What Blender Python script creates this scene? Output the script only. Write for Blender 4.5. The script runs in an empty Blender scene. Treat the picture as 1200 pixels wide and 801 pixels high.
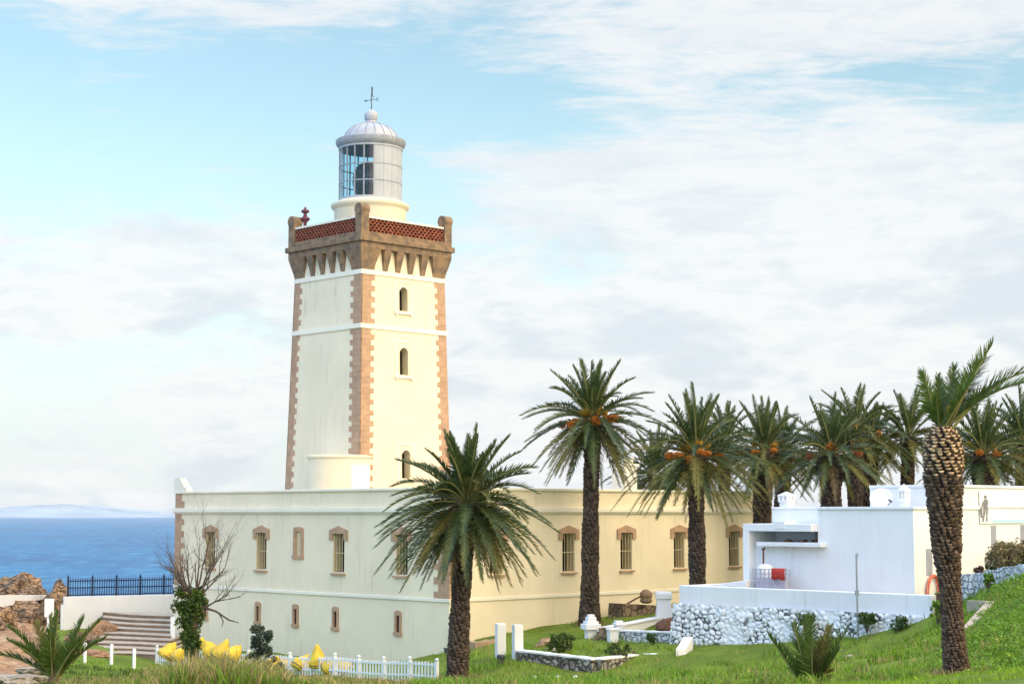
import bpy, bmesh, math, random
import numpy as np
from mathutils import Vector, Matrix, noise as mnoise

R = math.radians
random.seed(7)
SC = bpy.context.scene
COL = SC.collection

# ------------------------------------------------------------------ camera
FPX, CX, CY = 1993.0, 600.0, 400.5          # focal length and centre in photo pixels
TILT = math.atan(200.5 / FPX)
cam_d = bpy.data.cameras.new('camera')
cam_d.sensor_width = 36.0
cam_d.lens = 36.0 * FPX / 1200.0
cam_d.clip_start, cam_d.clip_end = 0.2, 120000.0
cam = bpy.data.objects.new('camera', cam_d)
cam.location = (0, 0, 0)
cam.rotation_euler = (math.pi / 2 + TILT, 0, 0)
COL.objects.link(cam)
SC.camera = cam

# ------------------------------------------------------------------ light
SUN_H = Vector((0.85, -0.53, 0)).normalized()
SUN_EL = R(30)
sun_dir = Vector((SUN_H.x * math.cos(SUN_EL), SUN_H.y * math.cos(SUN_EL), math.sin(SUN_EL)))
sun_d = bpy.data.lights.new('sun', 'SUN')
sun_d.energy = 0.5
sun_d.angle = R(40)
sun_d.color = (1.0, 0.80, 0.54)
sun = bpy.data.objects.new('sun', sun_d)
sun.rotation_euler = (-sun_dir).to_track_quat('-Z', 'Y').to_euler()
sun.location = sun_dir * 60
COL.objects.link(sun)

W = bpy.data.worlds.new('World')
SC.world = W
W.use_nodes = True


class NT:
    """small helper for wiring nodes"""
    def __init__(s, tree):
        s.t = tree; s.n = tree.nodes; s.l = tree.links

    def new(s, typ, **kw):
        n = s.n.new(typ)
        for k, v in kw.items():
            setattr(n, k, v)
        return n

    def put(s, sock, val):
        if isinstance(val, bpy.types.NodeSocket):
            s.l.new(val, sock)
        elif val is not None:
            if isinstance(val, tuple) and sock.type == 'RGBA' and len(val) == 3:
                val = (*val, 1)
            sock.default_value = val

    def math(s, op, a, b=None, c=None, clamp=False):
        n = s.new('ShaderNodeMath', operation=op, use_clamp=clamp)
        for i, x in enumerate((a, b, c)):
            if x is not None:
                s.put(n.inputs[i], x)
        return n.outputs[0]

    def mix(s, fac, a, b, blend='MIX'):
        n = s.new('ShaderNodeMix', data_type='RGBA', blend_type=blend)
        s.put(n.inputs[0], fac); s.put(n.inputs[6], a); s.put(n.inputs[7], b)
        return n.outputs[2]

    def noise(s, vec, scale, detail=4, rough=0.55, dist=0.0, out=0):
        n = s.new('ShaderNodeTexNoise')
        if vec is not None: s.put(n.inputs['Vector'], vec)
        s.put(n.inputs['Scale'], scale); s.put(n.inputs['Detail'], detail)
        s.put(n.inputs['Roughness'], rough); s.put(n.inputs['Distortion'], dist)
        return n.outputs[out]

    def ramp(s, fac, stops, interp='LINEAR'):
        n = s.new('ShaderNodeValToRGB')
        n.color_ramp.interpolation = interp
        e = n.color_ramp.elements
        while len(e) < len(stops): e.new(0.5)
        for el, (p, c) in zip(e, stops):
            el.position = p
            el.color = (c, c, c, 1) if isinstance(c, (int, float)) else (*c, 1)
        s.put(n.inputs[0], fac)
        return n.outputs[0]

    def smooth(s, x, a, b):
        n = s.new('ShaderNodeMapRange', interpolation_type='SMOOTHSTEP')
        s.put(n.inputs[0], x); s.put(n.inputs[1], a); s.put(n.inputs[2], b)
        return n.outputs[0]

    def mapping(s, vec, scale=(1, 1, 1), loc=(0, 0, 0), rot=(0, 0, 0)):
        n = s.new('ShaderNodeMapping')
        s.put(n.inputs[0], vec)
        n.inputs[1].default_value = loc; n.inputs[2].default_value = rot; n.inputs[3].default_value = scale
        return n.outputs[0]


def build_world():
    k = NT(W.node_tree)
    k.n.clear()
    out = k.new('ShaderNodeOutputWorld'); bg = k.new('ShaderNodeBackground')
    sky = k.new('ShaderNodeTexSky', sky_type='NISHITA')
    sky.sun_disc = False
    sky.sun_elevation = SUN_EL
    sky.sun_rotation = math.atan2(SUN_H.x, SUN_H.y)
    sky.altitude = 90; sky.air_density = 1.0; sky.dust_density = 0.6; sky.ozone_density = 1.6
    tc = k.new('ShaderNodeTexCoord')
    sep = k.new('ShaderNodeSeparateXYZ'); k.l.new(tc.outputs['Generated'], sep.inputs[0])
    x, y, z = sep.outputs
    zc = k.math('MAXIMUM', z, 0.0)
    den = k.math('ADD', zc, 0.055)
    comb = k.new('ShaderNodeCombineXYZ')
    k.l.new(k.math('DIVIDE', x, den), comb.inputs[0]); k.l.new(k.math('DIVIDE', y, den), comb.inputs[1])
    p = comb.outputs[0]
    # broad cloud sheet, drawn out along the wind, breaking into small ripples
    n1 = k.noise(k.mapping(p, (0.9, 1.15, 1), (3.1, 0.4, 0.0), (0, 0, R(-14))), 1.7, 12, 0.62, 0.35)
    n2 = k.noise(k.mapping(p, (1.0, 1.9, 1), (1.7, 5.3, 2.0), (0, 0, R(-18))), 5.2, 10, 0.66, 0.45)
    plan = k.math('ADD', k.math('MULTIPLY', n1, 0.60), k.math('MULTIPLY', n2, 0.40))
    # heaped banks low down, seen edge on
    g1 = k.noise(k.mapping(tc.outputs['Generated'], (1, 1, 2.1), (0.3, 0.1, 0.62)), 9.0, 8, 0.56, 0.25)
    lowf = k.math('SUBTRACT', 1.0, k.smooth(zc, 0.13, 0.25))
    base = k.math('ADD', k.math('MULTIPLY', plan, k.math('SUBTRACT', 1.0, lowf)), k.math('MULTIPLY', g1, lowf))
    # where the sheet lies: thick to the right, in banks low on the left, thin up on the left
    right = k.smooth(x, -0.10, 0.16)
    low = k.math('SUBTRACT', 1.0, k.smooth(zc, 0.06, 0.17))
    mid = k.math('MULTIPLY', k.smooth(zc, 0.045, 0.09), k.math('SUBTRACT', 1.0, k.smooth(zc, 0.10, 0.16)))
    high = k.smooth(zc, 0.245, 0.30)
    gap = k.math('MULTIPLY', k.smooth(zc, 0.205, 0.235), k.math('SUBTRACT', 1.0, k.smooth(zc, 0.255, 0.275)))
    bias = k.math('MULTIPLY', k.math('MULTIPLY', right, 0.265), k.math('SUBTRACT', 1.0, k.math('MULTIPLY', k.smooth(zc, 0.18, 0.26), 0.55)))
    bias = k.math('ADD', bias, k.math('MULTIPLY', low, 0.085))
    bias = k.math('ADD', bias, k.math('MULTIPLY', mid, 0.05))
    bias = k.math('ADD', bias, k.math('MULTIPLY', high, 0.15))
    bias = k.math('SUBTRACT', bias, k.math('MULTIPLY', gap, 0.07))
    d = k.math('ADD', base, bias)
    mask = k.math('MAXIMUM', k.smooth(d, k.math('SUBTRACT', 0.505, k.math('MULTIPLY', lowf, 0.015)), k.math('SUBTRACT', 0.69, k.math('MULTIPLY', lowf, 0.06))), k.math('MULTIPLY', k.smooth(zc, 0.36, 0.60), 0.75))
    # grey undersides
    n3a = k.noise(k.mapping(p, (0.9, 1.6, 1), (8.0, 2.3, 1.0)), 1.9, 6, 0.6, 0.3)
    n3b = k.noise(k.mapping(tc.outputs['Generated'], (1, 1, 2.6), (5.3, 2.1, 0.6)), 11.0, 7, 0.55, 0.3)
    n3 = k.math('ADD', k.math('MULTIPLY', n3a, k.math('SUBTRACT', 1.0, lowf)), k.math('MULTIPLY', n3b, lowf))
    shade = k.math('MULTIPLY', k.smooth(n3, 0.45, 0.62), k.math('SUBTRACT', 1.0, k.math('MULTIPLY', k.smooth(zc, 0.12, 0.26), 0.75)))
    ccol = k.mix(shade, (1.0, 1.0, 1.0), (0.78, 0.84, 0.90))
    away = k.math('MAXIMUM', k.smooth(zc, 0.36, 0.62), k.smooth(y, 0.25, -0.35))
    rip = k.noise(k.mapping(tc.outputs['Generated'], (1, 1, 3.4), (1.3, 4.1, 0.2), (0, R(6), 0)), 34.0, 8, 0.62, 0.4)
    ccol = k.mix(k.math('MULTIPLY', k.smooth(rip, 0.46, 0.64), 0.42), ccol, (0.80, 0.86, 0.93))
    dp = k.new('ShaderNodeVectorMath', operation='DOT_PRODUCT'); k.l.new(tc.outputs['Generated'], dp.inputs[0]); dp.inputs[1].default_value = sun_dir
    veil = k.smooth(dp.outputs['Value'], 0.45, 0.95)     # bright warm veil of thin cloud round the sun, added to soften its light
    away = k.math('MAXIMUM', away, veil)
    ccol = k.mix(away, ccol, k.mix(k.smooth(dp.outputs['Value'], 0.25, 0.85), (0.57, 0.90, 1.50), (1.16, 0.95, 0.70)))  # blue fill added out of view, warm tint towards the sun
    cl = k.new('ShaderNodeVectorMath', operation='SCALE'); k.l.new(ccol, cl.inputs[0]); k.put(cl.inputs[3], k.math('MULTIPLY', k.math('ADD', 1.0, k.math('ADD', k.math('MULTIPLY', away, BRIGHT), k.math('MULTIPLY', veil, VEIL))), CLOUD))
    # the clear air: the sky texture, cyan-tinted
    tint = k.mix(1.0, sky.outputs[0], SKY_TINT, 'MULTIPLY')
    hz = k.math('MULTIPLY', k.math('SUBTRACT', 1.0, k.smooth(zc, 0.02, 0.26)), 0.88)
    pale = k.new('ShaderNodeVectorMath', operation='SCALE'); pale.inputs[0].default_value = (0.86, 0.93, 1.0); pale.inputs[3].default_value = CLOUD * 0.93
    clear = k.mix(hz, tint, pale.outputs[0])
    colr = k.mix(k.math('MULTIPLY', mask, 0.86), clear, cl.outputs[0])
    k.l.new(colr, bg.inputs[0])
    bg.inputs[1].default_value = 0.15
    k.l.new(bg.outputs[0], out.inputs[0])


CLOUD = 5.65
VEIL = 2.0
BRIGHT = 1.22            # added sky brightness overhead and behind the viewer, fills the shaded walls
SKY_TINT = (1.42, 1.42, 1.14)
build_world()
SC.view_settings.view_transform = 'Standard'
SC.view_settings.look = 'None'
SC.view_settings.gamma = 1.0
SC.view_settings.use_curve_mapping = False
SC.view_settings.exposure = 0.19
SC.render.engine = 'CYCLES'
SC.cycles.max_bounces = 6
SC.cycles.transparent_max_bounces = 16
SC.cycles.volume_bounces = 0

# ------------------------------------------------------------------ helpers
CT, ST = math.cos(TILT), math.sin(TILT)


def P(px, py, Y):
    """point at distance Y in front of the viewer seen at photo pixel (px, py)"""
    a = (px - CX) / FPX; b = -(py - CY) / FPX
    d = Vector((a, CT - b * ST, ST + b * CT))
    return d * (Y / d.y)


def proj(p):
    c = p[1] * CT + p[2] * ST
    u = -p[1] * ST + p[2] * CT
    return CX + FPX * p[0] / c, CY - FPX * u / c


def zat(py, Y):
    return P(600, py, Y).z


def link(o, parent=None):
    COL.objects.link(o)
    if parent is not None:
        o.parent = parent
    return o


def tag(o, label=None, cat=None, group=None, kind=None):
    if label: o['label'] = label
    if cat: o['category'] = cat
    if group: o['group'] = group
    if kind or cat: o['kind'] = kind or 'thing'
    return o


def empty(name, loc, rz=0, label=None, cat=None, group=None):
    o = bpy.data.objects.new(name, None)
    o.empty_display_size = 0.3
    o.location = loc
    o.rotation_euler = (0, 0, rz)
    link(o)
    return tag(o, label, cat, group)


class MB:
    def __init__(s):
        s.v = []; s.f = []; s.m = []

    def add(s, vs, fs, mi=0):
        b = len(s.v)
        s.v.extend(tuple(v) for v in vs)
        for f in fs:
            s.f.append(tuple(i + b for i in f)); s.m.append(mi)

    def hexa(s, c, mi=0):      # c: 8 corners, bottom ring 0-3, top ring 4-7
        s.add(c, [(0, 3, 2, 1), (4, 5, 6, 7), (0, 1, 5, 4), (1, 2, 6, 5), (2, 3, 7, 6), (3, 0, 4, 7)], mi)

    def box(s, x0, x1, y0, y1, z0, z1, mi=0):
        s.hexa([(x0, y0, z0), (x1, y0, z0), (x1, y1, z0), (x0, y1, z0), (x0, y0, z1), (x1, y0, z1), (x1, y1, z1), (x0, y1, z1)], mi)

    def bar(s, a, b, w, h, mi=0, up=(0, 0, 1)):
        a, b = Vector(a), Vector(b); t = (b - a).normalized()
        up = Vector(up)
        if abs(t.dot(up)) > 0.95: up = Vector((0, 1, 0))
        sd = t.cross(up).normalized() * (w / 2); u = sd.cross(t).normalized() * (h / 2)
        s.hexa([a - sd - u, a + sd - u, b + sd - u, b - sd - u, a - sd + u, a + sd + u, b + sd + u, b - sd + u], mi)

    def prism(s, poly, z0, z1, mi=0):
        n = len(poly)
        vs = [(x, y, z0) for x, y in poly] + [(x, y, z1) for x, y in poly]
        s.add(vs, [tuple(reversed(range(n))), tuple(range(n, 2 * n))] + [(i, (i + 1) % n, n + (i + 1) % n, n + i) for i in range(n)], mi)

    def extr(s, pts, pts2, mi=0):  # two matching loops
        n = len(pts)
        s.add(list(pts) + list(pts2), [tuple(reversed(range(n))), tuple(range(n, 2 * n))] + [(i, (i + 1) % n, n + (i + 1) % n, n + i) for i in range(n)], mi)

    def tube(s, pts, rad, n=8, mi=0, caps=True):
        pts = [Vector(p) for p in pts]
        if not hasattr(rad, '__len__'): rad = [rad] * len(pts)
        b = []; prev = None
        for i, p in enumerate(pts):
            t = (pts[min(i + 1, len(pts) - 1)] - pts[max(i - 1, 0)])
            t = t.normalized() if t.length > 1e-9 else Vector((0, 0, 1))
            if prev is None:
                sd = t.cross(Vector((0, 0, 1)))
                if sd.length < 1e-3: sd = t.cross(Vector((0, 1, 0)))
            else:
                sd = prev - t * prev.dot(t)
            sd.normalize(); prev = sd
            u = t.cross(sd)
            for j in range(n):
                a = 2 * math.pi * j / n
                b.append(p + (sd * math.cos(a) + u * math.sin(a)) * rad[i])
        fs = []
        for i in range(len(pts) - 1):
            for j in range(n):
                k = (j + 1) % n
                fs.append((i * n + j, i * n + k, (i + 1) * n + k, (i + 1) * n + j))
        if caps:
            fs.append(tuple(reversed(range(n)))); fs.append(tuple((len(pts) - 1) * n + j for j in range(n)))
        s.add(b, fs, mi)

    def lathe(s, prof, n=32, c=(0, 0), a0=0.0, a1=2 * math.pi, mi=0, caps=True):
        full = abs(a1 - a0 - 2 * math.pi) < 1e-6
        m = n if full else n + 1
        vs = []
        for r, z in prof:
            for j in range(m):
                a = a0 + (a1 - a0) * j / n
                vs.append((c[0] + r * math.cos(a), c[1] + r * math.sin(a), z))
        fs = []
        for i in range(len(prof) - 1):
            for j in range(n):
                k = (j + 1) % m
                fs.append((i * m + j, i * m + k, (i + 1) * m + k, (i + 1) * m + j))
        if caps and full:
            if prof[0][0] > 1e-4: fs.append(tuple(reversed(range(m))))
            if prof[-1][0] > 1e-4: fs.append(tuple((len(prof) - 1) * m + j for j in range(m)))
        s.add(vs, fs, mi)

    def build(s, name, mats, parent=None, loc=None, rz=0, smooth=False, recalc=True, bevel=0):
        me = bpy.data.meshes.new(name)
        me.from_pydata(s.v, [], s.f)
        if not isinstance(mats, (list, tuple)): mats = [mats]
        for m in mats: me.materials.append(m)
        if len(mats) > 1: me.polygons.foreach_set('material_index', s.m)
        if recalc:
            bm = bmesh.new(); bm.from_mesh(me)
            bmesh.ops.recalc_face_normals(bm, faces=bm.faces)
            bm.to_mesh(me); bm.free()
        if smooth:
            me.polygons.foreach_set('use_smooth', [True] * len(me.polygons))
            if smooth != 'all': me.set_sharp_from_angle(angle=R(40))
        me.update()
        o = bpy.data.objects.new(name, me)
        if loc is not None: o.location = loc
        o.rotation_euler = (0, 0, rz)
        link(o, parent)
        if bevel:
            b = o.modifiers.new('bevel', 'BEVEL'); b.width = bevel; b.segments = 2; b.limit_method = 'ANGLE'
        return o


def np_mesh(name, verts, faces, mats, mi=None, parent=None, loc=(0, 0, 0), rz=0, smooth=False):
    """fast mesh from numpy arrays; faces all the same size"""
    me = bpy.data.meshes.new(name)
    nv, nf, k = len(verts), len(faces), faces.shape[1]
    me.vertices.add(nv); me.vertices.foreach_set('co', verts.astype(np.float32).ravel())
    me.loops.add(nf * k); me.loops.foreach_set('vertex_index', faces.astype(np.int32).ravel())
    me.polygons.add(nf)
    me.polygons.foreach_set('loop_start', np.arange(0, nf * k, k, dtype=np.int32))
    me.polygons.foreach_set('loop_total', np.full(nf, k, dtype=np.int32))
    if not isinstance(mats, (list, tuple)): mats = [mats]
    for m in mats: me.materials.append(m)
    if mi is not None: me.polygons.foreach_set('material_index', mi.astype(np.int32))
    me.update(calc_edges=True)
    if smooth: me.polygons.foreach_set('use_smooth', np.ones(nf, dtype=bool))
    o = bpy.data.objects.new(name, me)
    o.location = loc; o.rotation_euler = (0, 0, rz)
    link(o, parent)
    return o


# ------------------------------------------------------------------ materials
def mat(name, col, rough=0.8, var=0.12, scale=1.5, spec=0.3, bump=0.0, bscale=20, metal=0.0, col2=None, detail=5, stretch=(1, 1, 1), island=0.0, transl=0.0):
    m = bpy.data.materials.new(name); m.use_nodes = True
    k = NT(m.node_tree); b = k.n['Principled BSDF']; out = k.n['Material Output']
    tc = k.new('ShaderNodeTexCoord')
    v = k.mapping(tc.outputs['Object'], stretch)
    c = (*col, 1)
    if var or col2:
        f = k.noise(v, scale, detail, 0.6)
        if col2:
            c = k.mix(k.smooth(f, 0.38, 0.66), col, col2)
        else:
            dk = tuple(x * (1 - var) for x in col); lt = tuple(min(x * (1 + var * 0.6), 1) for x in col)
            c = k.mix(k.smooth(f, 0.3, 0.7), dk, lt)
    if island:
        g = k.new('ShaderNodeNewGeometry')
        hs = k.new('ShaderNodeHueSaturation')
        k.put(hs.inputs['Value'], k.math('ADD', 1 - island, k.math('MULTIPLY', g.outputs['Random Per Island'], 2 * island)))
        k.put(hs.inputs['Color'], c); c = hs.outputs[0]
    k.put(b.inputs['Base Color'], c)
    b.inputs['Roughness'].default_value = rough
    b.inputs['Specular IOR Level'].default_value = spec
    b.inputs['Metallic'].default_value = metal
    if bump:
        bp = k.new('ShaderNodeBump'); bp.inputs['Strength'].default_value = bump; bp.inputs['Distance'].default_value = 0.25 if bscale < 6 else 0.03
        k.put(bp.inputs['Height'], k.noise(v, bscale, 6, 0.6)); k.l.new(bp.outputs[0], b.inputs['Normal'])
    if transl:
        t = k.new('ShaderNodeBsdfTranslucent'); k.put(t.inputs[0], c)
        ms = k.new('ShaderNodeMixShader'); ms.inputs[0].default_value = transl
        k.l.new(b.outputs[0], ms.inputs[1]); k.l.new(t.outputs[0], ms.inputs[2]); k.l.new(ms.outputs[0], out.inputs[0])
    return m


def plaster(name, col, dirt=(0.45, 0.40, 0.30), amt=0.25):
    """painted render with faint vertical run marks and patches"""
    m = bpy.data.materials.new(name); m.use_nodes = True
    k = NT(m.node_tree); b = k.n['Principled BSDF']
    tc = k.new('ShaderNodeTexCoord'); o = tc.outputs['Object']
    f = k.noise(o, 0.35, 6, 0.65)
    c = k.mix(k.smooth(f, 0.35, 0.7), tuple(x * 0.91 for x in col), col)
    run = k.noise(k.mapping(o, (2.2, 2.2, 0.16)), 1.6, 5, 0.65)
    pat = k.noise(o, 0.55, 4, 0.6)
    w = k.math('MULTIPLY', k.math('MULTIPLY', k.smooth(run, 0.50, 0.74), k.smooth(pat, 0.42, 0.65)), amt)
    c = k.mix(w, c, dirt)
    k.put(b.inputs['Base Color'], c)
    b.inputs['Roughness'].default_value = 0.85; b.inputs['Specular IOR Level'].default_value = 0.2
    bp = k.new('ShaderNodeBump'); bp.inputs['Strength'].default_value = 0.25; bp.inputs['Distance'].default_value = 0.02
    k.put(bp.inputs['Height'], k.noise(o, 3.0, 8, 0.7)); k.l.new(bp.outputs[0], b.inputs['Normal'])
    return m


def stone_mat(name, col, joint, scale, jw=0.05, rnd=1.0, contrast=0.25, lime=0.0, bump=0.6):
    """rubble: irregular stones with open joints"""
    m = bpy.data.materials.new(name); m.use_nodes = True
    k = NT(m.node_tree); b = k.n['Principled BSDF']
    tc = k.new('ShaderNodeTexCoord'); o = tc.outputs['Object']
    wob = k.noise(o, scale * 1.3, 3, 0.6, out=1)
    vm = k.new('ShaderNodeVectorMath', operation='MULTIPLY_ADD')
    k.l.new(wob, vm.inputs[0]); vm.inputs[1].default_value = (0.18, 0.18, 0.18); k.l.new(o, vm.inputs[2])
    vv = vm.outputs[0]
    ed = k.new('ShaderNodeTexVoronoi', feature='DISTANCE_TO_EDGE'); k.l.new(vv, ed.inputs['Vector']); ed.inputs['Scale'].default_value = scale; ed.inputs['Randomness'].default_value = rnd
    ce = k.new('ShaderNodeTexVoronoi', feature='F1'); k.l.new(vv, ce.inputs['Vector']); ce.inputs['Scale'].default_value = scale; ce.inputs['Randomness'].default_value = rnd
    sc = k.new('ShaderNodeSeparateColor'); k.l.new(ce.outputs['Color'], sc.inputs[0])
    val = k.math('ADD', 1 - contrast, k.math('MULTIPLY', sc.outputs[0], contrast))
    vs = k.new('ShaderNodeVectorMath', operation='SCALE'); vs.inputs[0].default_value = col; k.l.new(val, vs.inputs[3])
    gr = k.noise(o, scale * 4, 5, 0.65)
    c = k.mix(k.smooth(gr, 0.5, 0.8), vs.outputs[0], tuple(x * 0.8 for x in col))
    pt = k.noise(o, 0.6, 4, 0.6)
    jf = k.math('SUBTRACT', 1.0, k.smooth(ed.outputs[0], jw * 0.4, jw * 1.5))
    if lime: jf = k.math('MULTIPLY', jf, k.math('SUBTRACT', 1.0, k.math('MULTIPLY', k.smooth(pt, 0.45, 0.6), lime)))
    c = k.mix(jf, c, joint)
    k.put(b.inputs['Base Color'], c)
    b.inputs['Roughness'].default_value = 0.9; b.inputs['Specular IOR Level'].default_value = 0.2
    bp = k.new('ShaderNodeBump'); bp.inputs['Strength'].default_value = bump; bp.inputs['Distance'].default_value = 0.12
    h = k.math('ADD', k.smooth(ed.outputs[0], 0.0, jw * 3.5), k.math('MULTIPLY', gr, 0.4))
    k.put(bp.inputs['Height'], h); k.l.new(bp.outputs[0], b.inputs['Normal'])
    return m


def rock_mat(name, a, c, crack):
    m = bpy.data.materials.new(name); m.use_nodes = True
    k = NT(m.node_tree); b = k.n['Principled BSDF']
    tc = k.new('ShaderNodeTexCoord'); o = tc.outputs['Object']
    v = k.mapping(o, (1, 1, 1.7), (0, 0, 0), (R(18), R(12), 0))
    n1 = k.noise(v, 1.3, 9, 0.68, 0.6); n2 = k.noise(v, 6.0, 7, 0.7)
    wb = k.new('ShaderNodeVectorMath', operation='MULTIPLY_ADD'); k.l.new(k.noise(v, 2.0, 5, 0.6, out=1), wb.inputs[0]); wb.inputs[1].default_value = (.7, .7, .7); k.l.new(v, wb.inputs[2])
    vo = k.new('ShaderNodeTexVoronoi', feature='DISTANCE_TO_EDGE'); k.l.new(wb.outputs[0], vo.inputs['Vector']); vo.inputs['Scale'].default_value = 1.9
    col = k.mix(k.smooth(n1, 0.40, 0.62), a, c)
    col = k.mix(k.math('MULTIPLY', k.smooth(n2, 0.52, 0.75), 0.6), col, tuple(x * 1.5 for x in a))
    ck = k.math('SUBTRACT', 1.0, k.smooth(vo.outputs[0], 0.0, 0.06))
    k.put(b.inputs['Base Color'], k.mix(k.math('MULTIPLY', ck, 0.85), col, crack))
    b.inputs['Roughness'].default_value = 0.92; b.inputs['Specular IOR Level'].default_value = 0.15
    bp = k.new('ShaderNodeBump'); bp.inputs['Strength'].default_value = 1.0; bp.inputs['Distance'].default_value = 0.25
    k.put(bp.inputs['Height'], k.math('ADD', k.math('MULTIPLY', n1, 0.9), k.math('ADD', k.math('MULTIPLY', n2, 0.35), k.math('MULTIPLY', k.smooth(vo.outputs[0], 0.0, 0.10), 0.5))))
    k.l.new(bp.outputs[0], b.inputs['Normal'])
    return m


def glass_mat(name, tint, gloss=0.06):
    m = bpy.data.materials.new(name); m.use_nodes = True
    k = NT(m.node_tree); k.n.remove(k.n['Principled BSDF']); out = k.n['Material Output']
    t = k.new('ShaderNodeBsdfTransparent'); t.inputs[0].default_value = (*tint, 1)
    g = k.new('ShaderNodeBsdfGlossy'); g.inputs['Roughness'].default_value = 0.03
    ge = k.new('ShaderNodeNewGeometry'); dt = k.new('ShaderNodeVectorMath', operation='DOT_PRODUCT')
    k.l.new(ge.outputs['Incoming'], dt.inputs[0]); k.l.new(ge.outputs['Normal'], dt.inputs[1])
    graz = k.math('POWER', k.math('SUBTRACT', 1.0, k.math('ABSOLUTE', dt.outputs['Value'])), 5.0)
    ms = k.new('ShaderNodeMixShader'); k.put(ms.inputs[0], k.math('MULTIPLY_ADD', graz, 0.8, gloss, clamp=True))
    k.l.new(t.outputs[0], ms.inputs[1]); k.l.new(g.outputs[0], ms.inputs[2]); k.l.new(ms.outputs[0], out.inputs[0])
    return m


M = {}
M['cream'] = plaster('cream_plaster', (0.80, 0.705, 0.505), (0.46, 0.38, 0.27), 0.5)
M['cream_trim'] = plaster('cream_trim', (0.82, 0.77, 0.62), (0.5, 0.42, 0.3), 0.18)
M['quoin'] = mat('pink_stone', (0.44, 0.285, 0.18), 0.85, 0.16, 2.5, 0.2, 0.3, 9)
M['brown_stone'] = mat('brown_stone', (0.27, 0.18, 0.105), 0.9, 0.3, 2.6, 0.2, 0.6, 8, col2=(0.145, 0.11, 0.08))
M['red_brick'] = mat('red_terracotta', (0.25, 0.082, 0.05), 0.85, 0.3, 4, 0.2, island=0.25)
M['white'] = plaster('white_wash', (0.80, 0.80, 0.80), (0.42, 0.40, 0.36), 0.42)
M['white_clean'] = mat('white_paint', (0.80, 0.80, 0.79), 0.5, 0.05, 2, 0.4)
M['lantern_white'] = mat('lantern_white', (0.38, 0.40, 0.425), 0.45, 0.08, 2, 0.4)
M['lantern_grey'] = mat('lantern_grey', (0.29, 0.305, 0.33), 0.5, 0.15, 3, 0.4)
M['steel'] = mat('grey_steel', (0.35, 0.37, 0.39), 0.4, 0.1, 3, 0.5, metal=0.6)
M['dark_metal'] = mat('dark_iron', (0.05, 0.055, 0.065), 0.5, 0.1, 3, 0.4)
M['blue_iron'] = mat('blue_iron', (0.008, 0.022, 0.065), 0.45, 0.15, 4, 0.4)
M['glass_dark'] = mat('dark_glass', (0.012, 0.014, 0.016), 0.08, 0, 1, 0.5)
M['glass'] = glass_mat('lantern_glass', (0.70, 0.90, 0.97))
M['lens'] = mat('lens_dark', (0.05, 0.045, 0.04), 0.15, 0.2, 6, 0.6)
M['shutter'] = mat('beige_shutter', (0.60, 0.50, 0.30), 0.75, 0.1, 4, 0.2)
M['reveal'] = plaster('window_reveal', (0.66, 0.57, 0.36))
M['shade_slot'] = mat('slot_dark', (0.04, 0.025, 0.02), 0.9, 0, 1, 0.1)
M['stone_white'] = stone_mat('whitewashed_rubble', (0.80, 0.81, 0.82), (0.16, 0.16, 0.165), 4.6, 0.04, 1.0, 0.22, 0.92, 0.9)
M['lime_mortar'] = mat('lime_mortar', (0.30, 0.30, 0.31), 0.95, 0.3, 0.9, 0.1, 0.6, 9, col2=(0.06, 0.06, 0.06), detail=8)
M['lime_stone'] = mat('limewashed_stone', (0.80, 0.81, 0.82), 0.9, 0.2, 2.2, 0.15, 0.5, 9, col2=(0.68, 0.68, 0.67), island=0.10)
M['stone_garden'] = stone_mat('garden_rubble', (0.50, 0.46, 0.42), (0.07, 0.06, 0.05), 3.6, 0.06, 1.0, 0.7, 0.0, 0.9)
M['stone_brown'] = stone_mat('brown_rubble', (0.30, 0.22, 0.15), (0.08, 0.06, 0.045), 3.0, 0.04, 1.0, 0.5, 0.3, 0.8)
M['concrete'] = mat('old_concrete', (0.29, 0.195, 0.12), 0.9, 0.3, 1.5, 0.2, 0.4, 10, col2=(0.19, 0.13, 0.085))
M['concrete_pale'] = mat('pale_concrete', (0.45, 0.37, 0.275), 0.9, 0.2, 2, 0.2, 0.4, 8)
M['rock'] = rock_mat('coast_rock', (0.42, 0.265, 0.145), (0.20, 0.155, 0.12), (0.05, 0.038, 0.03))
M['rock_pale'] = mat('flat_rock', (0.42, 0.36, 0.28), 0.92, 0.3, 1.6, 0.2, 0.8, 5, col2=(0.26, 0.22, 0.17), detail=8)
M['yellow'] = mat('yellow_paint', (0.72, 0.50, 0.03), 0.55, 0.2, 3, 0.4, col2=(0.55, 0.36, 0.03))
M['orange_tube'] = mat('orange_hose', (0.75, 0.16, 0.08), 0.4, 0.05, 4, 0.4)
M['red_cloth'] = mat('red_cloth', (0.42, 0.05, 0.04), 0.9, 0.2, 5, 0.1)
M['wire'] = mat('grey_wire', (0.42, 0.42, 0.47), 0.5, 0.1, 4, 0.4)
M['rust'] = mat('rusty_iron', (0.16, 0.08, 0.05), 0.85, 0.3, 8, 0.2)
M['roof'] = mat('roof_screed', (0.55, 0.50, 0.42), 0.9, 0.2, 1, 0.2)
M['finial'] = mat('maroon_paint', (0.16, 0.045, 0.06), 0.6, 0.2, 5, 0.3)
M['dish'] = mat('dish_white', (0.72, 0.71, 0.68), 0.55, 0.05, 3, 0.3)
M['leaf'] = mat('palm_leaf', (0.072, 0.100, 0.024), 0.45, 0.25, 0.8, 0.45, col2=(0.040, 0.068, 0.018), island=0.35, transl=0.25)
M['leaf_young'] = mat('palm_leaf_young', (0.085, 0.135, 0.026), 0.5, 0.2, 0.8, 0.35, island=0.3, transl=0.3)
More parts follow.
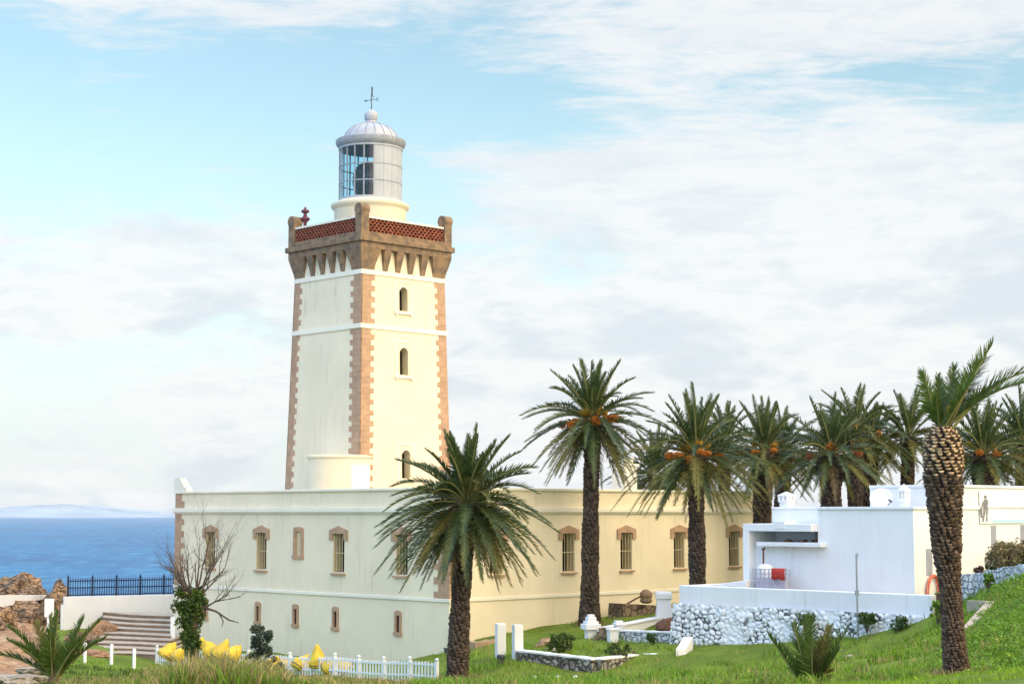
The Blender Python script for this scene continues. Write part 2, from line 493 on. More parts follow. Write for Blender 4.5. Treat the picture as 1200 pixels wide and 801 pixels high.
M['leaf_old'] = mat('palm_leaf_old', (0.15, 0.14, 0.036), 0.65, 0.25, 0.8, 0.25, island=0.35, transl=0.2)
M['leaf_dead'] = mat('palm_leaf_dead', (0.15, 0.115, 0.06), 0.8, 0.3, 0.8, 0.15, island=0.35, transl=0.1)
M['rachis'] = mat('palm_rachis', (0.20, 0.20, 0.07), 0.6, 0.1, 1, 0.3)
M['bark'] = mat('palm_bark', (0.095, 0.070, 0.052), 0.95, 0.3, 3, 0.1, 0.6, 14, island=0.4)
M['bark_deep'] = mat('palm_bark_deep', (0.035, 0.026, 0.02), 0.95, 0.2, 3, 0.1)
M['boot'] = mat('palm_leaf_base', (0.108, 0.072, 0.048), 0.85, 0.3, 5, 0.2, 0.4, 14, island=0.6)
M['boot_cut'] = mat('palm_cut_base', (0.50, 0.34, 0.19), 0.8, 0.25, 8, 0.2, island=0.4)
M['fruit'] = mat('palm_fruit', (0.50, 0.165, 0.018), 0.6, 0.2, 4, 0.3, island=0.35)
M['fruit_yellow'] = mat('palm_fruit_yellow', (0.46, 0.27, 0.025), 0.6, 0.2, 4, 0.3, island=0.35)
M['fruit_brown'] = mat('palm_fruit_brown', (0.34, 0.12, 0.04), 0.7, 0.2, 4, 0.3, island=0.35)
M['ivy'] = mat('ivy_leaf', (0.045, 0.085, 0.018), 0.5, 0.2, 2, 0.3, col2=(0.10, 0.14, 0.02), island=0.5, transl=0.2)
M['olive'] = mat('grey_green_leaf', (0.065, 0.085, 0.055), 0.6, 0.2, 2, 0.3, island=0.45, transl=0.15)
M['twig'] = mat('bare_twig', (0.12, 0.09, 0.075), 0.9, 0.25, 5, 0.1)
M['grass'] = mat('grass_blade', (0.24, 0.37, 0.03), 0.6, 0.3, 0.25, 0.25, col2=(0.13, 0.24, 0.024), island=0.4, transl=0.35)
M['clover'] = mat('clover_leaf', (0.14, 0.27, 0.026), 0.6, 0.3, 0.5, 0.25, col2=(0.20, 0.31, 0.03), island=0.45, transl=0.3)
M['straw'] = mat('dry_grass', (0.40, 0.31, 0.13), 0.75, 0.3, 0.9, 0.15, col2=(0.16, 0.17, 0.05), island=0.5, transl=0.3)
M['hedge_dry'] = mat('dry_hedge', (0.30, 0.22, 0.11), 0.75, 0.3, 0.6, 0.15, col2=(0.11, 0.14, 0.04), island=0.45, transl=0.25)

# ------------------------------------------------------------------ layout frame
PHI = R(44)
EX = Vector((math.cos(PHI), math.sin(PHI), 0))      # along the sunlit side of the station
EY = Vector((-math.sin(PHI), math.cos(PHI), 0))     # along the shaded side


def along(N, d, px, z=0.0):
    """distance from N along d to the vertical line seen at photo column px"""
    k = (px - CX) / FPX
    # (N.x + t d.x) = k * ((N.y + t d.y) * CT + z*ST)
    return (k * (N.y * CT + z * ST) - N.x) / (d.x - k * d.y * CT)


N0 = P(527, 601, 73.8); N0.z = 0.0
LB = along(N0, EX, 904)          # length of the sunlit side
LA = along(N0, EY, 206)          # length of the shaded side
print('station', LB, LA)

# ------------------------------------------------------------------ ground
ctl = []


def cp(px, py, Y, dz=0.0):
    p = P(px, py, Y); ctl.append((p.x, p.y, p.z + dz))


for q in ((0, 0, -1.9), (-12, 4, -2.3), (12, 4, -1.4), (0, 15, -2.3), (-8, 18, -2.7), (9, 18, -2.0), (-30, 20, -4.0), (30, 18, 0.2)): ctl.append(q)
# near rise of the bank
for a in ((60, 812, 42), (180, 806, 38), (300, 800, 37), (420, 802, 37), (520, 808, 38), (640, 808, 38), (780, 806, 37), (900, 806, 35), (1010, 800, 35), (1125, 796, 35), (1200, 780, 34)): cp(*a)
# hollow before the shaded side
for a in ((183, 779, 82), (250, 784, 75), (340, 792, 71), (430, 797, 67), (512, 800, 64)): cp(*a)
for a in ((100, 776, 78), (130, 778, 76), (158, 783, 74), (60, 782, 70)): cp(*a)
cp(525, 765, 73.6); cp(470, 775, 76); cp(400, 772, 79.5); cp(300, 762, 84); cp(215, 755, 90)
# garden before the sunlit side
cp(557, 749, 74.5); cp(620, 738, 76.5); cp(692, 727, 78); cp(760, 720, 80); cp(560, 768, 68); cp(590, 767, 65); cp(607, 771, 63)
cp(655, 786, 60.5); cp(700, 787, 60.5); cp(742, 770, 63); cp(650, 762, 66); cp(700, 752, 69); cp(750, 757, 66); cp(790, 762, 64)
cp(692, 747, 70.5); cp(722, 751, 68.5); cp(780, 722, 77); cp(760, 741, 73)
cp(560, 800, 57); cp(640, 799, 54); cp(740, 795, 50); cp(850, 790, 46); cp(800, 770, 62)
# foot of the rubble wall, bank on the right
cp(850, 772, 61); cp(930, 766, 59.5); cp(1000, 760, 58); cp(1060, 748, 57); cp(1090, 742, 56)
cp(1005, 772, 48); cp(1050, 765, 49); cp(1085, 745, 53)
cp(1130, 742, 46); cp(1160, 728, 47); cp(1180, 700, 50); cp(1200, 690, 50); cp(1200, 735, 42); cp(1140, 697, 55.5); cp(1200, 675, 54.5); cp(1165, 770, 38)
cp(1160, 668, 62); cp(1230, 645, 62); cp(1300, 640, 50)
# behind the house and the station
for q in ((14, 74, -3.9), (22, 80, -3.6), (28, 90, -3.0), (40, 80, -1.5), (20, 105, -4.0), (45, 110, -3), (0, 112, -5), (-20, 108, -6.2)): ctl.append(q)
# seaward side on the left
cp(10, 800, 62); cp(0, 770, 78); cp(40, 745, 88); cp(90, 765, 82); cp(0, 740, 92); cp(70, 735, 97); cp(30, 712, 101); cp(0, 708, 104); cp(-40, 720, 100); cp(150, 722, 99, -.4)
ctl.append((-42, 108, -6.0)); ctl.append((-60, 90, -8.0)); ctl.append((-50, 60, -7))
ctl = np.array(ctl)


def tps_fit(c, lam):
    n = len(c)
    d2 = ((c[:, None, :2] - c[None, :, :2]) ** 2).sum(-1) / 900.0
    K = 0.5 * d2 * np.log(d2 + 1e-12)
    A = np.zeros((n + 3, n + 3)); A[:n, :n] = K + lam * np.eye(n)
    Q = np.c_[np.ones(n), c[:, :2] / 30.0]
    A[:n, n:] = Q; A[n:, :n] = Q.T
    return np.linalg.solve(A, np.r_[c[:, 2], 0, 0, 0])


TW = tps_fit(ctl, 0.002)


def ground_np(x, y):
    x = np.asarray(x, float); y = np.asarray(y, float)
    out = np.zeros(x.shape)
    for i in range(len(ctl)):
        d2 = ((x - ctl[i, 0]) ** 2 + (y - ctl[i, 1]) ** 2) / 900.0
        out += TW[i] * 0.5 * d2 * np.log(d2 + 1e-12)
    n = len(ctl)
    out += TW[n] + TW[n + 1] * x / 30 + TW[n + 2] * y / 30
    out = np.clip(out, -9.5, 3.0)
    out = np.where(y < 2, np.minimum(out, -1.7), out)
    # land drops to the sea past the headland
    edge = 116 + 6 * np.sin(x * 0.11) + np.clip(x, 0, 200) * 0.5
    f = np.clip((y - edge) / 60.0, 0, 1) + np.clip((-46 + 3 * np.sin(y * 0.2) - x) / 60.0, 0, 1)
    return out - 95 * np.clip(f, 0, 1) ** 0.8


def G(x, y):
    return float(ground_np(np.array([x]), np.array([y]))[0])


def rockzone(x, y):
    """bare ochre earth on the seaward side, 0..1"""
    return np.clip((-(x + 0.245 * y) - 1.2) / 1.6, 0, 1) * np.clip((y - 56) / 10, 0, 1)


def build_ground():
    xs = np.r_[np.linspace(-190, -50, 36)[:-1], np.arange(-50, 50, 0.5), np.linspace(50, 200, 40)]
    ys = np.r_[np.linspace(-40, 20, 16)[:-1], np.arange(20, 125, 0.5), np.linspace(125, 230, 26)]
    X, Y = np.meshgrid(xs, ys)
    Z = ground_np(X, Y)
    rz = rockzone(X, Y)
    bump = np.zeros_like(Z)
    for j in range(X.shape[0]):
        for i in range(X.shape[1]):
            if 28 < Y[j, i] < 120 and abs(X[j, i]) < 48:
                p = Vector((X[j, i], Y[j, i], 0))
                b = mnoise.fractal(p * 0.45, 0.9, 2.0, 4) * 0.10
                if rz[j, i] > 0: b += rz[j, i] * (mnoise.fractal(p * 0.30 + Vector((9, 0, 0)), 0.8, 2.1, 5) * 0.55)
                bump[j, i] = b
    Z = Z + bump
    ny, nx = X.shape
    idx = np.arange(ny * nx).reshape(ny, nx)
    F = np.stack([idx[:-1, :-1], idx[:-1, 1:], idx[1:, 1:], idx[1:, :-1]], -1).reshape(-1, 4)
    m = bpy.data.materials.new('ground_soil'); m.use_nodes = True
    k = NT(m.node_tree); b = k.n['Principled BSDF']
    tc = k.new('ShaderNodeTexCoord'); o = tc.outputs['Object']
    at = k.new('ShaderNodeAttribute'); at.attribute_name = 'earth'
    n1 = k.noise(o, 0.5, 6, 0.62); n2 = k.noise(o, 3.0, 6, 0.65)
    g = k.mix(k.smooth(n1, 0.38, 0.62), (0.10, 0.15, 0.022), (0.16, 0.21, 0.03))
    g = k.mix(k.smooth(n2, 0.58, 0.75), g, (0.10, 0.085, 0.035))
    r = k.mix(k.smooth(n2, 0.4, 0.62), (0.42, 0.25, 0.13), (0.24, 0.145, 0.085))
    r = k.mix(k.smooth(n1, 0.5, 0.72), r, (0.50, 0.36, 0.23))
    k.put(b.inputs['Base Color'], k.mix(k.smooth(k.math('ADD', at.outputs['Fac'], k.math('MULTIPLY', k.math('SUBTRACT', n2, 0.5), 0.8)), 0.35, 0.65), g, r))
    b.inputs['Roughness'].default_value = 0.95; b.inputs['Specular IOR Level'].default_value = 0.1
    bp = k.new('ShaderNodeBump'); bp.inputs['Strength'].default_value = 0.8; bp.inputs['Distance'].default_value = 0.12
    k.put(bp.inputs['Height'], k.math('ADD', k.noise(o, 2.2, 8, 0.65), k.math('MULTIPLY', at.outputs['Fac'], k.noise(o, 0.9, 9, 0.75)))); k.l.new(bp.outputs[0], b.inputs['Normal'])
    ob = np_mesh('ground', np.stack([X, Y, Z], -1).reshape(-1, 3), F, m, smooth=True)
    a = ob.data.attributes.new('earth', 'FLOAT', 'POINT'); a.data.foreach_set('value', rz.ravel().astype(np.float32))
    tag(ob, 'uneven grassy headland falling away to the sea', 'ground', kind='structure')


build_ground()

# ------------------------------------------------------------------ sea and far shore
SEA_Z = -86.0


def build_sea():
    m = bpy.data.materials.new('sea_water'); m.use_nodes = True
    k = NT(m.node_tree); b = k.n['Principled BSDF']
    tc = k.new('ShaderNodeTexCoord'); o = tc.outputs['Object']
    big = k.noise(k.mapping(o, (0.0022, 0.0007, 1)), 1.0, 6, 0.6)
    chop = k.noise(k.mapping(o, (0.028, 0.0075, 1)), 1.0, 7, 0.72)
    c = k.mix(k.smooth(big, 0.35, 0.68), (0.002, 0.068, 0.185), (0.006, 0.118, 0.27))
    c = k.mix(k.math('MULTIPLY', k.smooth(chop, 0.44, 0.70), 0.62), c, (0.085, 0.34, 0.45))
    k.put(b.inputs['Base Color'], c)
    b.inputs['Roughness'].default_value = 0.45
    b.inputs['Specular IOR Level'].default_value = 0.15
    b.inputs['IOR'].default_value = 1.33
    bp = k.new('ShaderNodeBump'); bp.inputs['Strength'].default_value = 0.6; bp.inputs['Distance'].default_value = 6.0
    k.put(bp.inputs['Height'], chop); k.l.new(bp.outputs[0], b.inputs['Normal'])
    s = MB(); s.add([(-42000, -400, SEA_Z), (42000, -400, SEA_Z), (42000, 56000, SEA_Z), (-42000, 56000, SEA_Z)], [(0, 1, 2, 3)])
    tag(s.build('sea', m), 'open blue sea reaching the horizon', 'sea', kind='structure')
    # far coast across the strait
    Y0 = 36000.0
    hm = mat('hazed_hills', (0.36, 0.41, 0.45), 0.95, 0.3, 0.0008, 0.1)  # pale blue base colour carries part of the distance haze
    xs = np.linspace(-17000, -6900, 120)
    ridge = []
    for x in xs:
        px = 600 + x / Y0 * FPX
        e = np.interp(px, [-340, -100, 0, 40, 75, 120, 160, 190, 203, 216], [30, 120, 200, 250, 280, 250, 180, 110, 50, 0])
        ridge.append(max(0.0, e + (mnoise.fractal(Vector((x * 0.0012, 0, 3)), 1.0, 2, 5) * 30 if e > 5 else 0)))
    rows = []
    for q, (dy, h) in enumerate(((-2600, 0.0), (-1500, 0.38), (-700, 0.72), (0, 1.0), (1400, 0.55), (3000, 0.0))):
        for i, x in enumerate(xs):
            e = ridge[i] * h * (1 + (0.25 * mnoise.noise(Vector((x * 0.0016, q * 3.1, 1))) if 0 < q < 3 else 0))
            rows.append((x, Y0 + dy + 500 * mnoise.noise(Vector((x * 0.0005, q, 0))), SEA_Z - 2 + e))
    n = len(xs)
    fs = [(q * n + i, q * n + i + 1, (q + 1) * n + i + 1, (q + 1) * n + i) for q in range(5) for i in range(n - 1)]
    h = MB(); h.add(rows, fs)
    tag(h.build('hills', hm, smooth='all'), 'faint blue coast far across the strait', 'hills', kind='structure')
    # the air between
    hz = MB(); hz.box(-41000, 41000, -350, 55000, SEA_Z - 4, 26)
    vm = bpy.data.materials.new('haze_air'); vm.use_nodes = True
    kk = NT(vm.node_tree); kk.n.remove(kk.n['Principled BSDF'])
    pv = kk.new('ShaderNodeVolumePrincipled'); pv.inputs['Color'].default_value = (0.80, 0.90, 1.0, 1); pv.inputs['Density'].default_value = HAZE; pv.inputs['Anisotropy'].default_value = 0.2
    kk.l.new(pv.outputs[0], kk.n['Material Output'].inputs['Volume'])
    tag(hz.build('haze', vm), 'pale sea haze between here and the far coast', 'haze', kind='stuff')


HAZE = 0.000024
build_sea()

# ------------------------------------------------------------------ facade tools
def fbox(b, fm, s0, s1, z0, z1, d0, d1, mi=0):
    """box on a facade: along s, up z, out d"""
    b.hexa([fm(s0, z0, d0), fm(s1, z0, d0), fm(s1, z0, d1), fm(s0, z0, d1), fm(s0, z1, d0), fm(s1, z1, d0), fm(s1, z1, d1), fm(s0, z1, d1)], mi)


def wall_grid(b, fm, s0, s1, z0, z1, holes, mi=0, extra_z=()):
    S = sorted({s0, s1, *[h[0] for h in holes], *[h[1] for h in holes]})
    Z = sorted({z0, z1, *[h[2] for h in holes], *[h[3] for h in holes], *extra_z})
    for i in range(len(S) - 1):
        for j in range(len(Z) - 1):
            sm, zm = (S[i] + S[i + 1]) / 2, (Z[j] + Z[j + 1]) / 2
            if any(h[0] < sm < h[1] and h[2] < zm < h[3] for h in holes): continue
            b.add([fm(S[i], Z[j], 0), fm(S[i + 1], Z[j], 0), fm(S[i + 1], Z[j + 1], 0), fm(S[i], Z[j + 1], 0)], [(0, 1, 2, 3)], mi)


def fpoly(b, fm, pts, d0, d1, mi=0):
    b.extr([fm(s, z, d0) for s, z in pts], [fm(s, z, d1) for s, z in pts], mi)


def tall_window(parent, fm, s, zb, zt, w, hood=True, depth=0.56):
    h = w / 2
    b = MB()                                                # reveals and timber frame
    fbox(b, fm, s - h - .04, s - h, zb - .04, zt + .04, -depth, -.004)
    fbox(b, fm, s + h, s + h + .04, zb - .04, zt + .04, -depth, -.004)
    fbox(b, fm, s - h, s + h, zt, zt + .04, -depth, -.004)
    fbox(b, fm, s - h, s + h, zb - .04, zb, -depth, -.004)
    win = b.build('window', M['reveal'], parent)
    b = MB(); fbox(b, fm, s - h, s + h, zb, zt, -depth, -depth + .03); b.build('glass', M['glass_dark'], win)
    b = MB()
    for i in range(4):                                      # folded shutter boards against both reveals
        d0 = -depth + .05 + i * (depth - .07) / 4
        fbox(b, fm, s + h - .035, s + h - .004, zb + .03, zt - .03, d0, d0 + (depth - .07) / 4 - .016)
        fbox(b, fm, s - h + .004, s - h + .035, zb + .03, zt - .03, d0, d0 + (depth - .07) / 4 - .016)
    b.build('shutter', M['shutter'], win)
    b = MB()
    for t in (-.5, 0, .5): fbox(b, fm, s + h * t - .011, s + h * t + .011, zb, zt, -.06, -.04)
    fbox(b, fm, s - h, s + h, zb + (zt - zb) * .5 - .012, zb + (zt - zb) * .5 + .012, -.062, -.038)
    b.build('grille', M['shutter'], win)
    b = MB(); fbox(b, fm, s - h - .10, s + h + .10, zb - .13, zb - .045, -.02, .12); b.build('sill', M['quoin'], win)
    if hood:
        b = MB(); e = h + .26
        fbox(b, fm, s - e, s - h - .01, zt - .30, zt + .0, -.02, .07)
        fbox(b, fm, s + h + .01, s + e, zt - .30, zt + .0, -.02, .07)
        fpoly(b, fm, [(s - e, zt + .003), (s + e, zt + .003), (s + e, zt + .16), (s, zt + .36), (s - e, zt + .16)], -.02, .07)
        b.build('hood', M['quoin'], win)
    return win


def slot_window(parent, fm, s, zb, zt, w, fw, depth=0.07, block=True, m='quoin'):
    """narrow opening in a raised stone surround with a clipped head"""
    h = w / 2; e = fw / 2
    b = MB()
    fbox(b, fm, s - e, s - h, zb, zt - .02, -depth, .05)
    fbox(b, fm, s + h, s + e, zb, zt - .02, -depth, .05)
    fpoly(b, fm, [(s - e, zt - .018), (s + e, zt - .018), (s + e, zt + .12), (s + e * .55, zt + .20), (s - e * .55, zt + .20), (s - e, zt + .12)], -depth, .05)
    fbox(b, fm, s - e - .04, s + e + .04, zb - .16, zb - .003, -depth, .09)
    win = b.build('window', M[m], parent)
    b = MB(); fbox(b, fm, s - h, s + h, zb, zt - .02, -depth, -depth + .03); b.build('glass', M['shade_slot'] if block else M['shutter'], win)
    return win


def quoin(parent, fmA, dirA, sA, fmB, dirB, sB, z0, z1, bh, wl, ws, skip=(), proud=.025):
    """one corner of toothed stones, wrapping both faces"""
    b = MB(); n = max(1, round((z1 - z0) / bh)); hh = (z1 - z0) / n
    for i in range(n):
        a0, a1 = z0 + i * hh, z0 + (i + 1) * hh - .012
        if any(a0 < q1 and a1 > q0 for q0, q1 in skip):
            continue
        w = wl if i % 2 == 0 else ws
        w2 = ws if i % 2 == 0 else wl
        if fmA: fbox(b, fmA, *sorted((sA - dirA * proud, sA + dirA * w)), a0, a1, -.05, proud)
        if fmB: fbox(b, fmB, *sorted((sB + dirB * .001, sB + dirB * w)), a0, a1, -.05, proud - .001)
    return b.build('quoin', M['quoin'], parent)


# ------------------------------------------------------------------ the keeper's station
def build_station():
    st = empty('station_building', N0, PHI, 'cream two storey lighthouse station with pink stone corners below the tower', 'building')
    fl = lambda s, z, d: (-d, s, z)          # shaded side
    fr = lambda s, z, d: (s, -d, z)          # sunlit side
    zt = zat(573.5, 73.8); zc1, zc0 = zat(594, 73.8), zat(600.5, 73.8)
    zb1, zb0 = zat(701.5, 73.8), zat(705.5, 73.8)
    z0 = -9.0

    def sl(px): return along(N0, EY, px)

    def sr(px): return along(N0, EX, px)
    Y4 = 73.8 + sl(397) * EY.y
    Y2 = 73.8 + sr(665) * EX.y
    wb, wt = zat(670, Y4), zat(625, Y4)
    w2b, w2t = zat(669, Y2), zat(624.5, Y2)
    big_l = [sl(p) for p in (247.5, 307, 397.5, 471)]
    big_r = [sr(p) for p in (582, 666, 733.5, 795.5, 859.5)]
    low_l = [sl(p) for p in (243, 304, 348, 394.5, 467.5)]
    lb, lt = zat(734.5, Y4), zat(715.5, Y4)
    sb, st_ = zat(650.5, 73.8 + sl(350) * EY.y), zat(622, 73.8 + sl(350) * EY.y)
    hl = [(s - .41, s + .41, wb, wt) for s in big_l] + [(s - .24, s + .24, lb - .1, lt + .1) for s in low_l] + [(sl(350.4) - .40, sl(350.4) + .40, sb - .1, st_ + .1)]
    hr = [(s - .40, s + .40, w2b, w2t) for s in big_r]
    b = MB()
    wall_grid(b, fl, 0, LA, z0, zt, hl); wall_grid(b, fr, 0, LB, z0, zt, hr)
    wall_grid(b, lambda s, z, d: (LB, s, z), 0, LA, z0, zt, []); wall_grid(b, lambda s, z, d: (s, LA, z), 0, LB, z0, zt, [])
    b.build('wall', M['cream'], st, recalc=False)
    b = MB(); b.box(.2, LB - .2, .2, LA - .2, zt - .75, zt - .55); b.build('roof', M['roof'], st)
    # parapet thickness with coping, cornice, plinth string
    b = MB()
    o, t = .10, .34
    for x0, x1, y0, y1 in ((-o, LB + o, -o, t), (-o, LB + o, LA - t, LA + o), (-o, t, t, LA - t), (LB - t, LB + o, t, LA - t)):
        b.box(x0, x1, y0, y1, zt - .0, zt + .12)
    for x0, x1, y0, y1 in ((.01, LB - .01, .15, t - .04), (.01, LB - .01, LA - t + .04, LA - .01), (.15, t - .04, t, LA - t), (LB - t + .04, LB - .01, t, LA - t)):
        b.box(x0, x1, y0, y1, zt - .7, zt - .001)
    b.build('coping', M['cream_trim'], st, bevel=.02)
    b = MB()

    def ring(z0, z1, o):
        b.box(-o, LB + o, -o, -.001, z0, z1); b.box(-o, LB + o, LA + .001, LA + o, z0, z1)
        b.box(-o, -.001, 0, LA, z0, z1); b.box(LB + .001, LB + o, 0, LA, z0, z1)
    ring(zc0 + .03, zc1, .16); ring(zc0 - .05, zc0 + .028, .08)
    b.build('cornice', M['cream_trim'], st, bevel=.015)
    b = MB(); ring(zb0, zb1, .06); b.build('string_course', M['cream_trim'], st, bevel=.015)
    sk = ((zc0 - .02, zc1 + .02),)
    for q0, q1 in ((zb1 + .004, zc0 - .004), (zc1 + .004, zt - .01)):
        quoin(st, fl, 1, 0, fr, 1, 0, q0, q1, .30, 1.0, .72)
        quoin(st, fl, -1, LA, None, 0, 0, q0, q1, .30, .80, .55)
        quoin(st, None, 0, 0, fr, -1, LB, q0, q1, .30, .62, .45)
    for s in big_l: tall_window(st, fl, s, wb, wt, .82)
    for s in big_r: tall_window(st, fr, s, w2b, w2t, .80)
    slot_window(st, fl, sl(350.4), sb, st_, .42, .78, block=False)
    for s in low_l: slot_window(st, fl, s, lb, lt, .22, .46)
    # corner upstand with a curled shoulder, far left corner
    b = MB(); ya = LA - .42
    pts = [(ya + .50, zt + .125), (ya + .50, zt + .80), (ya - .02, zt + .80), (ya - .10, zt + .66), (ya - .26, zt + .58), (ya - .36, zt + .40), (ya - .60, zt + .28), (ya - .66, zt + .125)]
    b.extr([(-.06, y, z) for y, z in pts], [(.30, y, z) for y, z in pts])
    b.build('corner_upstand', M['cream_trim'], st)
    # dark junction box at the near corner
    b = MB(); zz = zat(764, 73.8); b.box(-.12, -.002, .02, .20, zz - .12, zz + .18); b.box(-.14, -.121, .0, .22, zz + .16, zz + .2); b.build('junction_box', M['dark_metal'], st)
    # rain pipe on the sunlit side near the second palm
    b = MB(); s = sr(803); b.tube([(s, -.06, zt - .1), (s + .02, -.06, zt - .5), (s - .03, -.06, zc1 + .1), (s - .03, -.24, zc1 - .1), (s - .03, -.24, zc0 - .05), (s - .02, -.05, zc0 - .2), (s - .02, -.05, w2t + .45)], .025, 6)
    b.build('cable', M['steel'], st)
    return zt


ZROOF = build_station()

# ------------------------------------------------------------------ the tower
def build_tower():
    YN = 83.0
    h0, slope = 2.985, 0.0243
    nc = P(420.5, 601, YN); nc.z = 0
    ax = nc + (EX + EY) * h0
    YA = ax.y
    zb = zat(572, YN)
    H = lambda z: h0 - slope * (z - zb)
    tw = empty('lighthouse_tower', ax, PHI, 'tall square cream lighthouse tower with pink stone corners and a white lantern', 'lighthouse')
    clampS = lambda s, z: max(-H(z), min(H(z), s))
    fl = lambda s, z, d: (-(H(z) + d), clampS(s, z), z)
    fr = lambda s, z, d: (clampS(s, z), -(H(z) + d), z)
    fb = lambda s, z, d: (clampS(s, z), (H(z) + d), z)
    fR = lambda s, z, d: ((H(z) + d), clampS(s, z), z)
    zt = zat(284, YN)
    zband0, zband1 = zat(383, YN), zat(377.5, YN)
    zs0, zs1 = zat(319, YN), zat(313.5, YN)

    def sr(px, z): return along(ax - EY * H(z), EX, px, z)
    wins = []
    for px, pt, pb in ((473, 336, 364), (473.5, 407, 439), (476, 527, 560)):
        Yw = YA - H(0) * EY.y
        z1, z0 = zat(pt, Yw), zat(pb, Yw)
        wins.append((sr(px, z0), z0, z1))
    holes = [(s - .29, s + .29, z0, z1 + .02) for s, z0, z1 in wins]
    b = MB()
    zlow = ZROOF - .9
    wall_grid(b, fl, -9, 9, zlow, zt, []); wall_grid(b, fr, -9, 9, zlow, zt, holes)
    wall_grid(b, fb, -9, 9, zlow, zt, []); wall_grid(b, fR, -9, 9, zlow, zt, [])
    b.build('wall', M['cream'], tw, recalc=False)

    def ring(b, z0, z1, o, t=.4):
        a, c = H(z0) + o, H(z1) + o
        ai, ci = a - t, c - t
        q = lambda r, z: [(-r, -r, z), (r, -r, z), (r, r, z), (-r, r, z)]
        v = q(a, z0) + q(c, z1) + q(ai, z0) + q(ci, z1)
        f = []
        for i in range(4):
            k = (i + 1) % 4
            f += [(i, k, 4 + k, 4 + i), (8 + i, 12 + i, 12 + k, 8 + k), (i, 8 + i, 8 + k, k), (4 + i, 4 + k, 12 + k, 12 + i)]
        b.add(v, f)
    b = MB(); ring(b, zband0, zband1, .06); b.build('string_course', M['cream_trim'], tw)
    b = MB(); ring(b, zs0, zs1, .055); b.build('string_course', M['cream_trim'], tw)
    # quoins
    sk = ((zband0 - .02, zband1 + .02),)

    def tq(fA, nearA, fB, nearB, wl, ws):
        for z0, z1 in ((zb - .7, zband0 - .003), (zband1 + .003, zs0 - .003)):
            tq_run(fA, nearA, fB, nearB, wl, ws, z0, z1)

    def tq_run(fA, nearA, fB, nearB, wl, ws, z0, z1):
        b = MB()
        n = round((z1 - z0) / .27); hh = (z1 - z0) / n
        for i in range(n):
            a0, a1 = z0 + i * hh, z0 + (i + 1) * hh - .010
            for f, nr, w in ((fA, nearA, wl if i % 2 else ws), (fB, nearB, ws if i % 2 else wl)):
                c = []
                for z in (a0, a1):
                    hz = H(z) + .02
                    e = hz if f in (fl, fb) else hz - .001
                    s0, s1 = (-e, -e + w) if nr else (e, e - w)
                    def raw(s, d):
                        r = H(z) + d
                        return {fl: (-r, s, z), fr: (s, -r, z), fb: (s, r, z), fR: (r, s, z)}[f]
                    c += [raw(s0, -.05), raw(s1, -.05), raw(s1, .02), raw(s0, .02)]
                b.hexa(c)
        b.build('quoin', M['quoin'], tw)
    tq(fl, True, fr, True, .86, .64); tq(fl, False, fb, True, .66, .48); tq(fR, True, fr, False, .70, .52); tq(fR, False, fb, False, .7, .5)
    # slender windows with raised label frames
    for s, z0, z1 in wins:
        h = .27
        b = MB()
        fbox(b, fr, s - h - .02, s - h, z0, z1, -.48, -.004); fbox(b, fr, s + h, s + h + .02, z0, z1, -.48, -.004)
        fbox(b, fr, s - h, s + h, z0 - .02, z0, -.48, -.004)
        # round head: two spandrels
        for sg in (-1, 1):
            pts = [(s + sg * h, z1)] + [(s + sg * h * math.cos(a), z1 - h + h * math.sin(a)) for a in np.linspace(0, math.pi / 2, 7)]
            fpoly(b, fr, pts, -.48, -.002)
        win = b.build('window', M['reveal'], tw)
        b = MB(); fbox(b, fr, s - h, s + h, z0, z1 + .02, -.48, -.45); b.build('glass', M['glass_dark'], win)
        b = MB(); e = h + .30
        fbox(b, fr, s - e, s - e + .09, z0 - .06, z1 + .34, -.02, .035); fbox(b, fr, s + e - .09, s + e, z0 - .06, z1 + .34, -.02, .035)
        fbox(b, fr, s - e + .09, s + e - .09, z1 + .26, z1 + .34, -.02, .034)
        fpoly(b, fr, [(s + (h + .07) * math.cos(a), z1 - h + (h + .07) * math.sin(a)) for a in np.linspace(0.3, math.pi - .3, 9)] + [(s + (h + .005) * math.cos(a), z1 - h + (h + .005) * math.sin(a)) for a in np.linspace(math.pi - .3, .3, 9)], -.02, .03)
        b.build('frame', M['cream_trim'], win)
        b = MB(); fbox(b, fr, s - e - .05, s + e + .05, z0 - .17, z0 - .055, -.02, .11)
        fbox(b, fr, s - e + .02, s - e + .14, z0 - .26, z0 - .172, -.02, .08); fbox(b, fr, s + e - .14, s + e - .02, z0 - .26, z0 - .172, -.02, .08)
        b.build('sill', M['cream_trim'], win)
    # corbel table
    zc0, zc1, zl0, zl1 = zat(316.5, YN) + .04, zat(289, YN), zat(281.5, YN), zat(275, YN)
    hw = H(zc1); o = .30
    sides = (lambda s, d, z: (-hw - d, s, z), lambda s, d, z: (s, -hw - d, z), lambda s, d, z: (hw + d, s, z), lambda s, d, z: (s, hw + d, z))
    b = MB()
    for fm in sides:
        cw0, cw1 = .95, .86
        n = 5
        span = 2 * hw - 2 * cw1
        nw = span / (n + (n - 1) * 1.12); k = nw * 1.12
        for i in range(n - 1):
            c = -hw + cw1 + nw * (i + 1) + k * (i + .5)
            t, m_, bt = k * .54, k * .46, k * .34
            lv = [(zc0 - .02, bt, .03), (zc0 + .35, bt + .02, .10), (zc0 + .75, m_, .21), (zc1, t, o)]
            for (za, wa, da), (zb_, wb_, db_) in zip(lv[:-1], lv[1:]):
                b.hexa([fm(c - wa, -.1, za), fm(c + wa, -.1, za), fm(c + wa, da, za), fm(c - wa, da, za), fm(c - wb_, -.1, zb_), fm(c + wb_, -.1, zb_), fm(c + wb_, db_, zb_), fm(c - wb_, db_, zb_)])
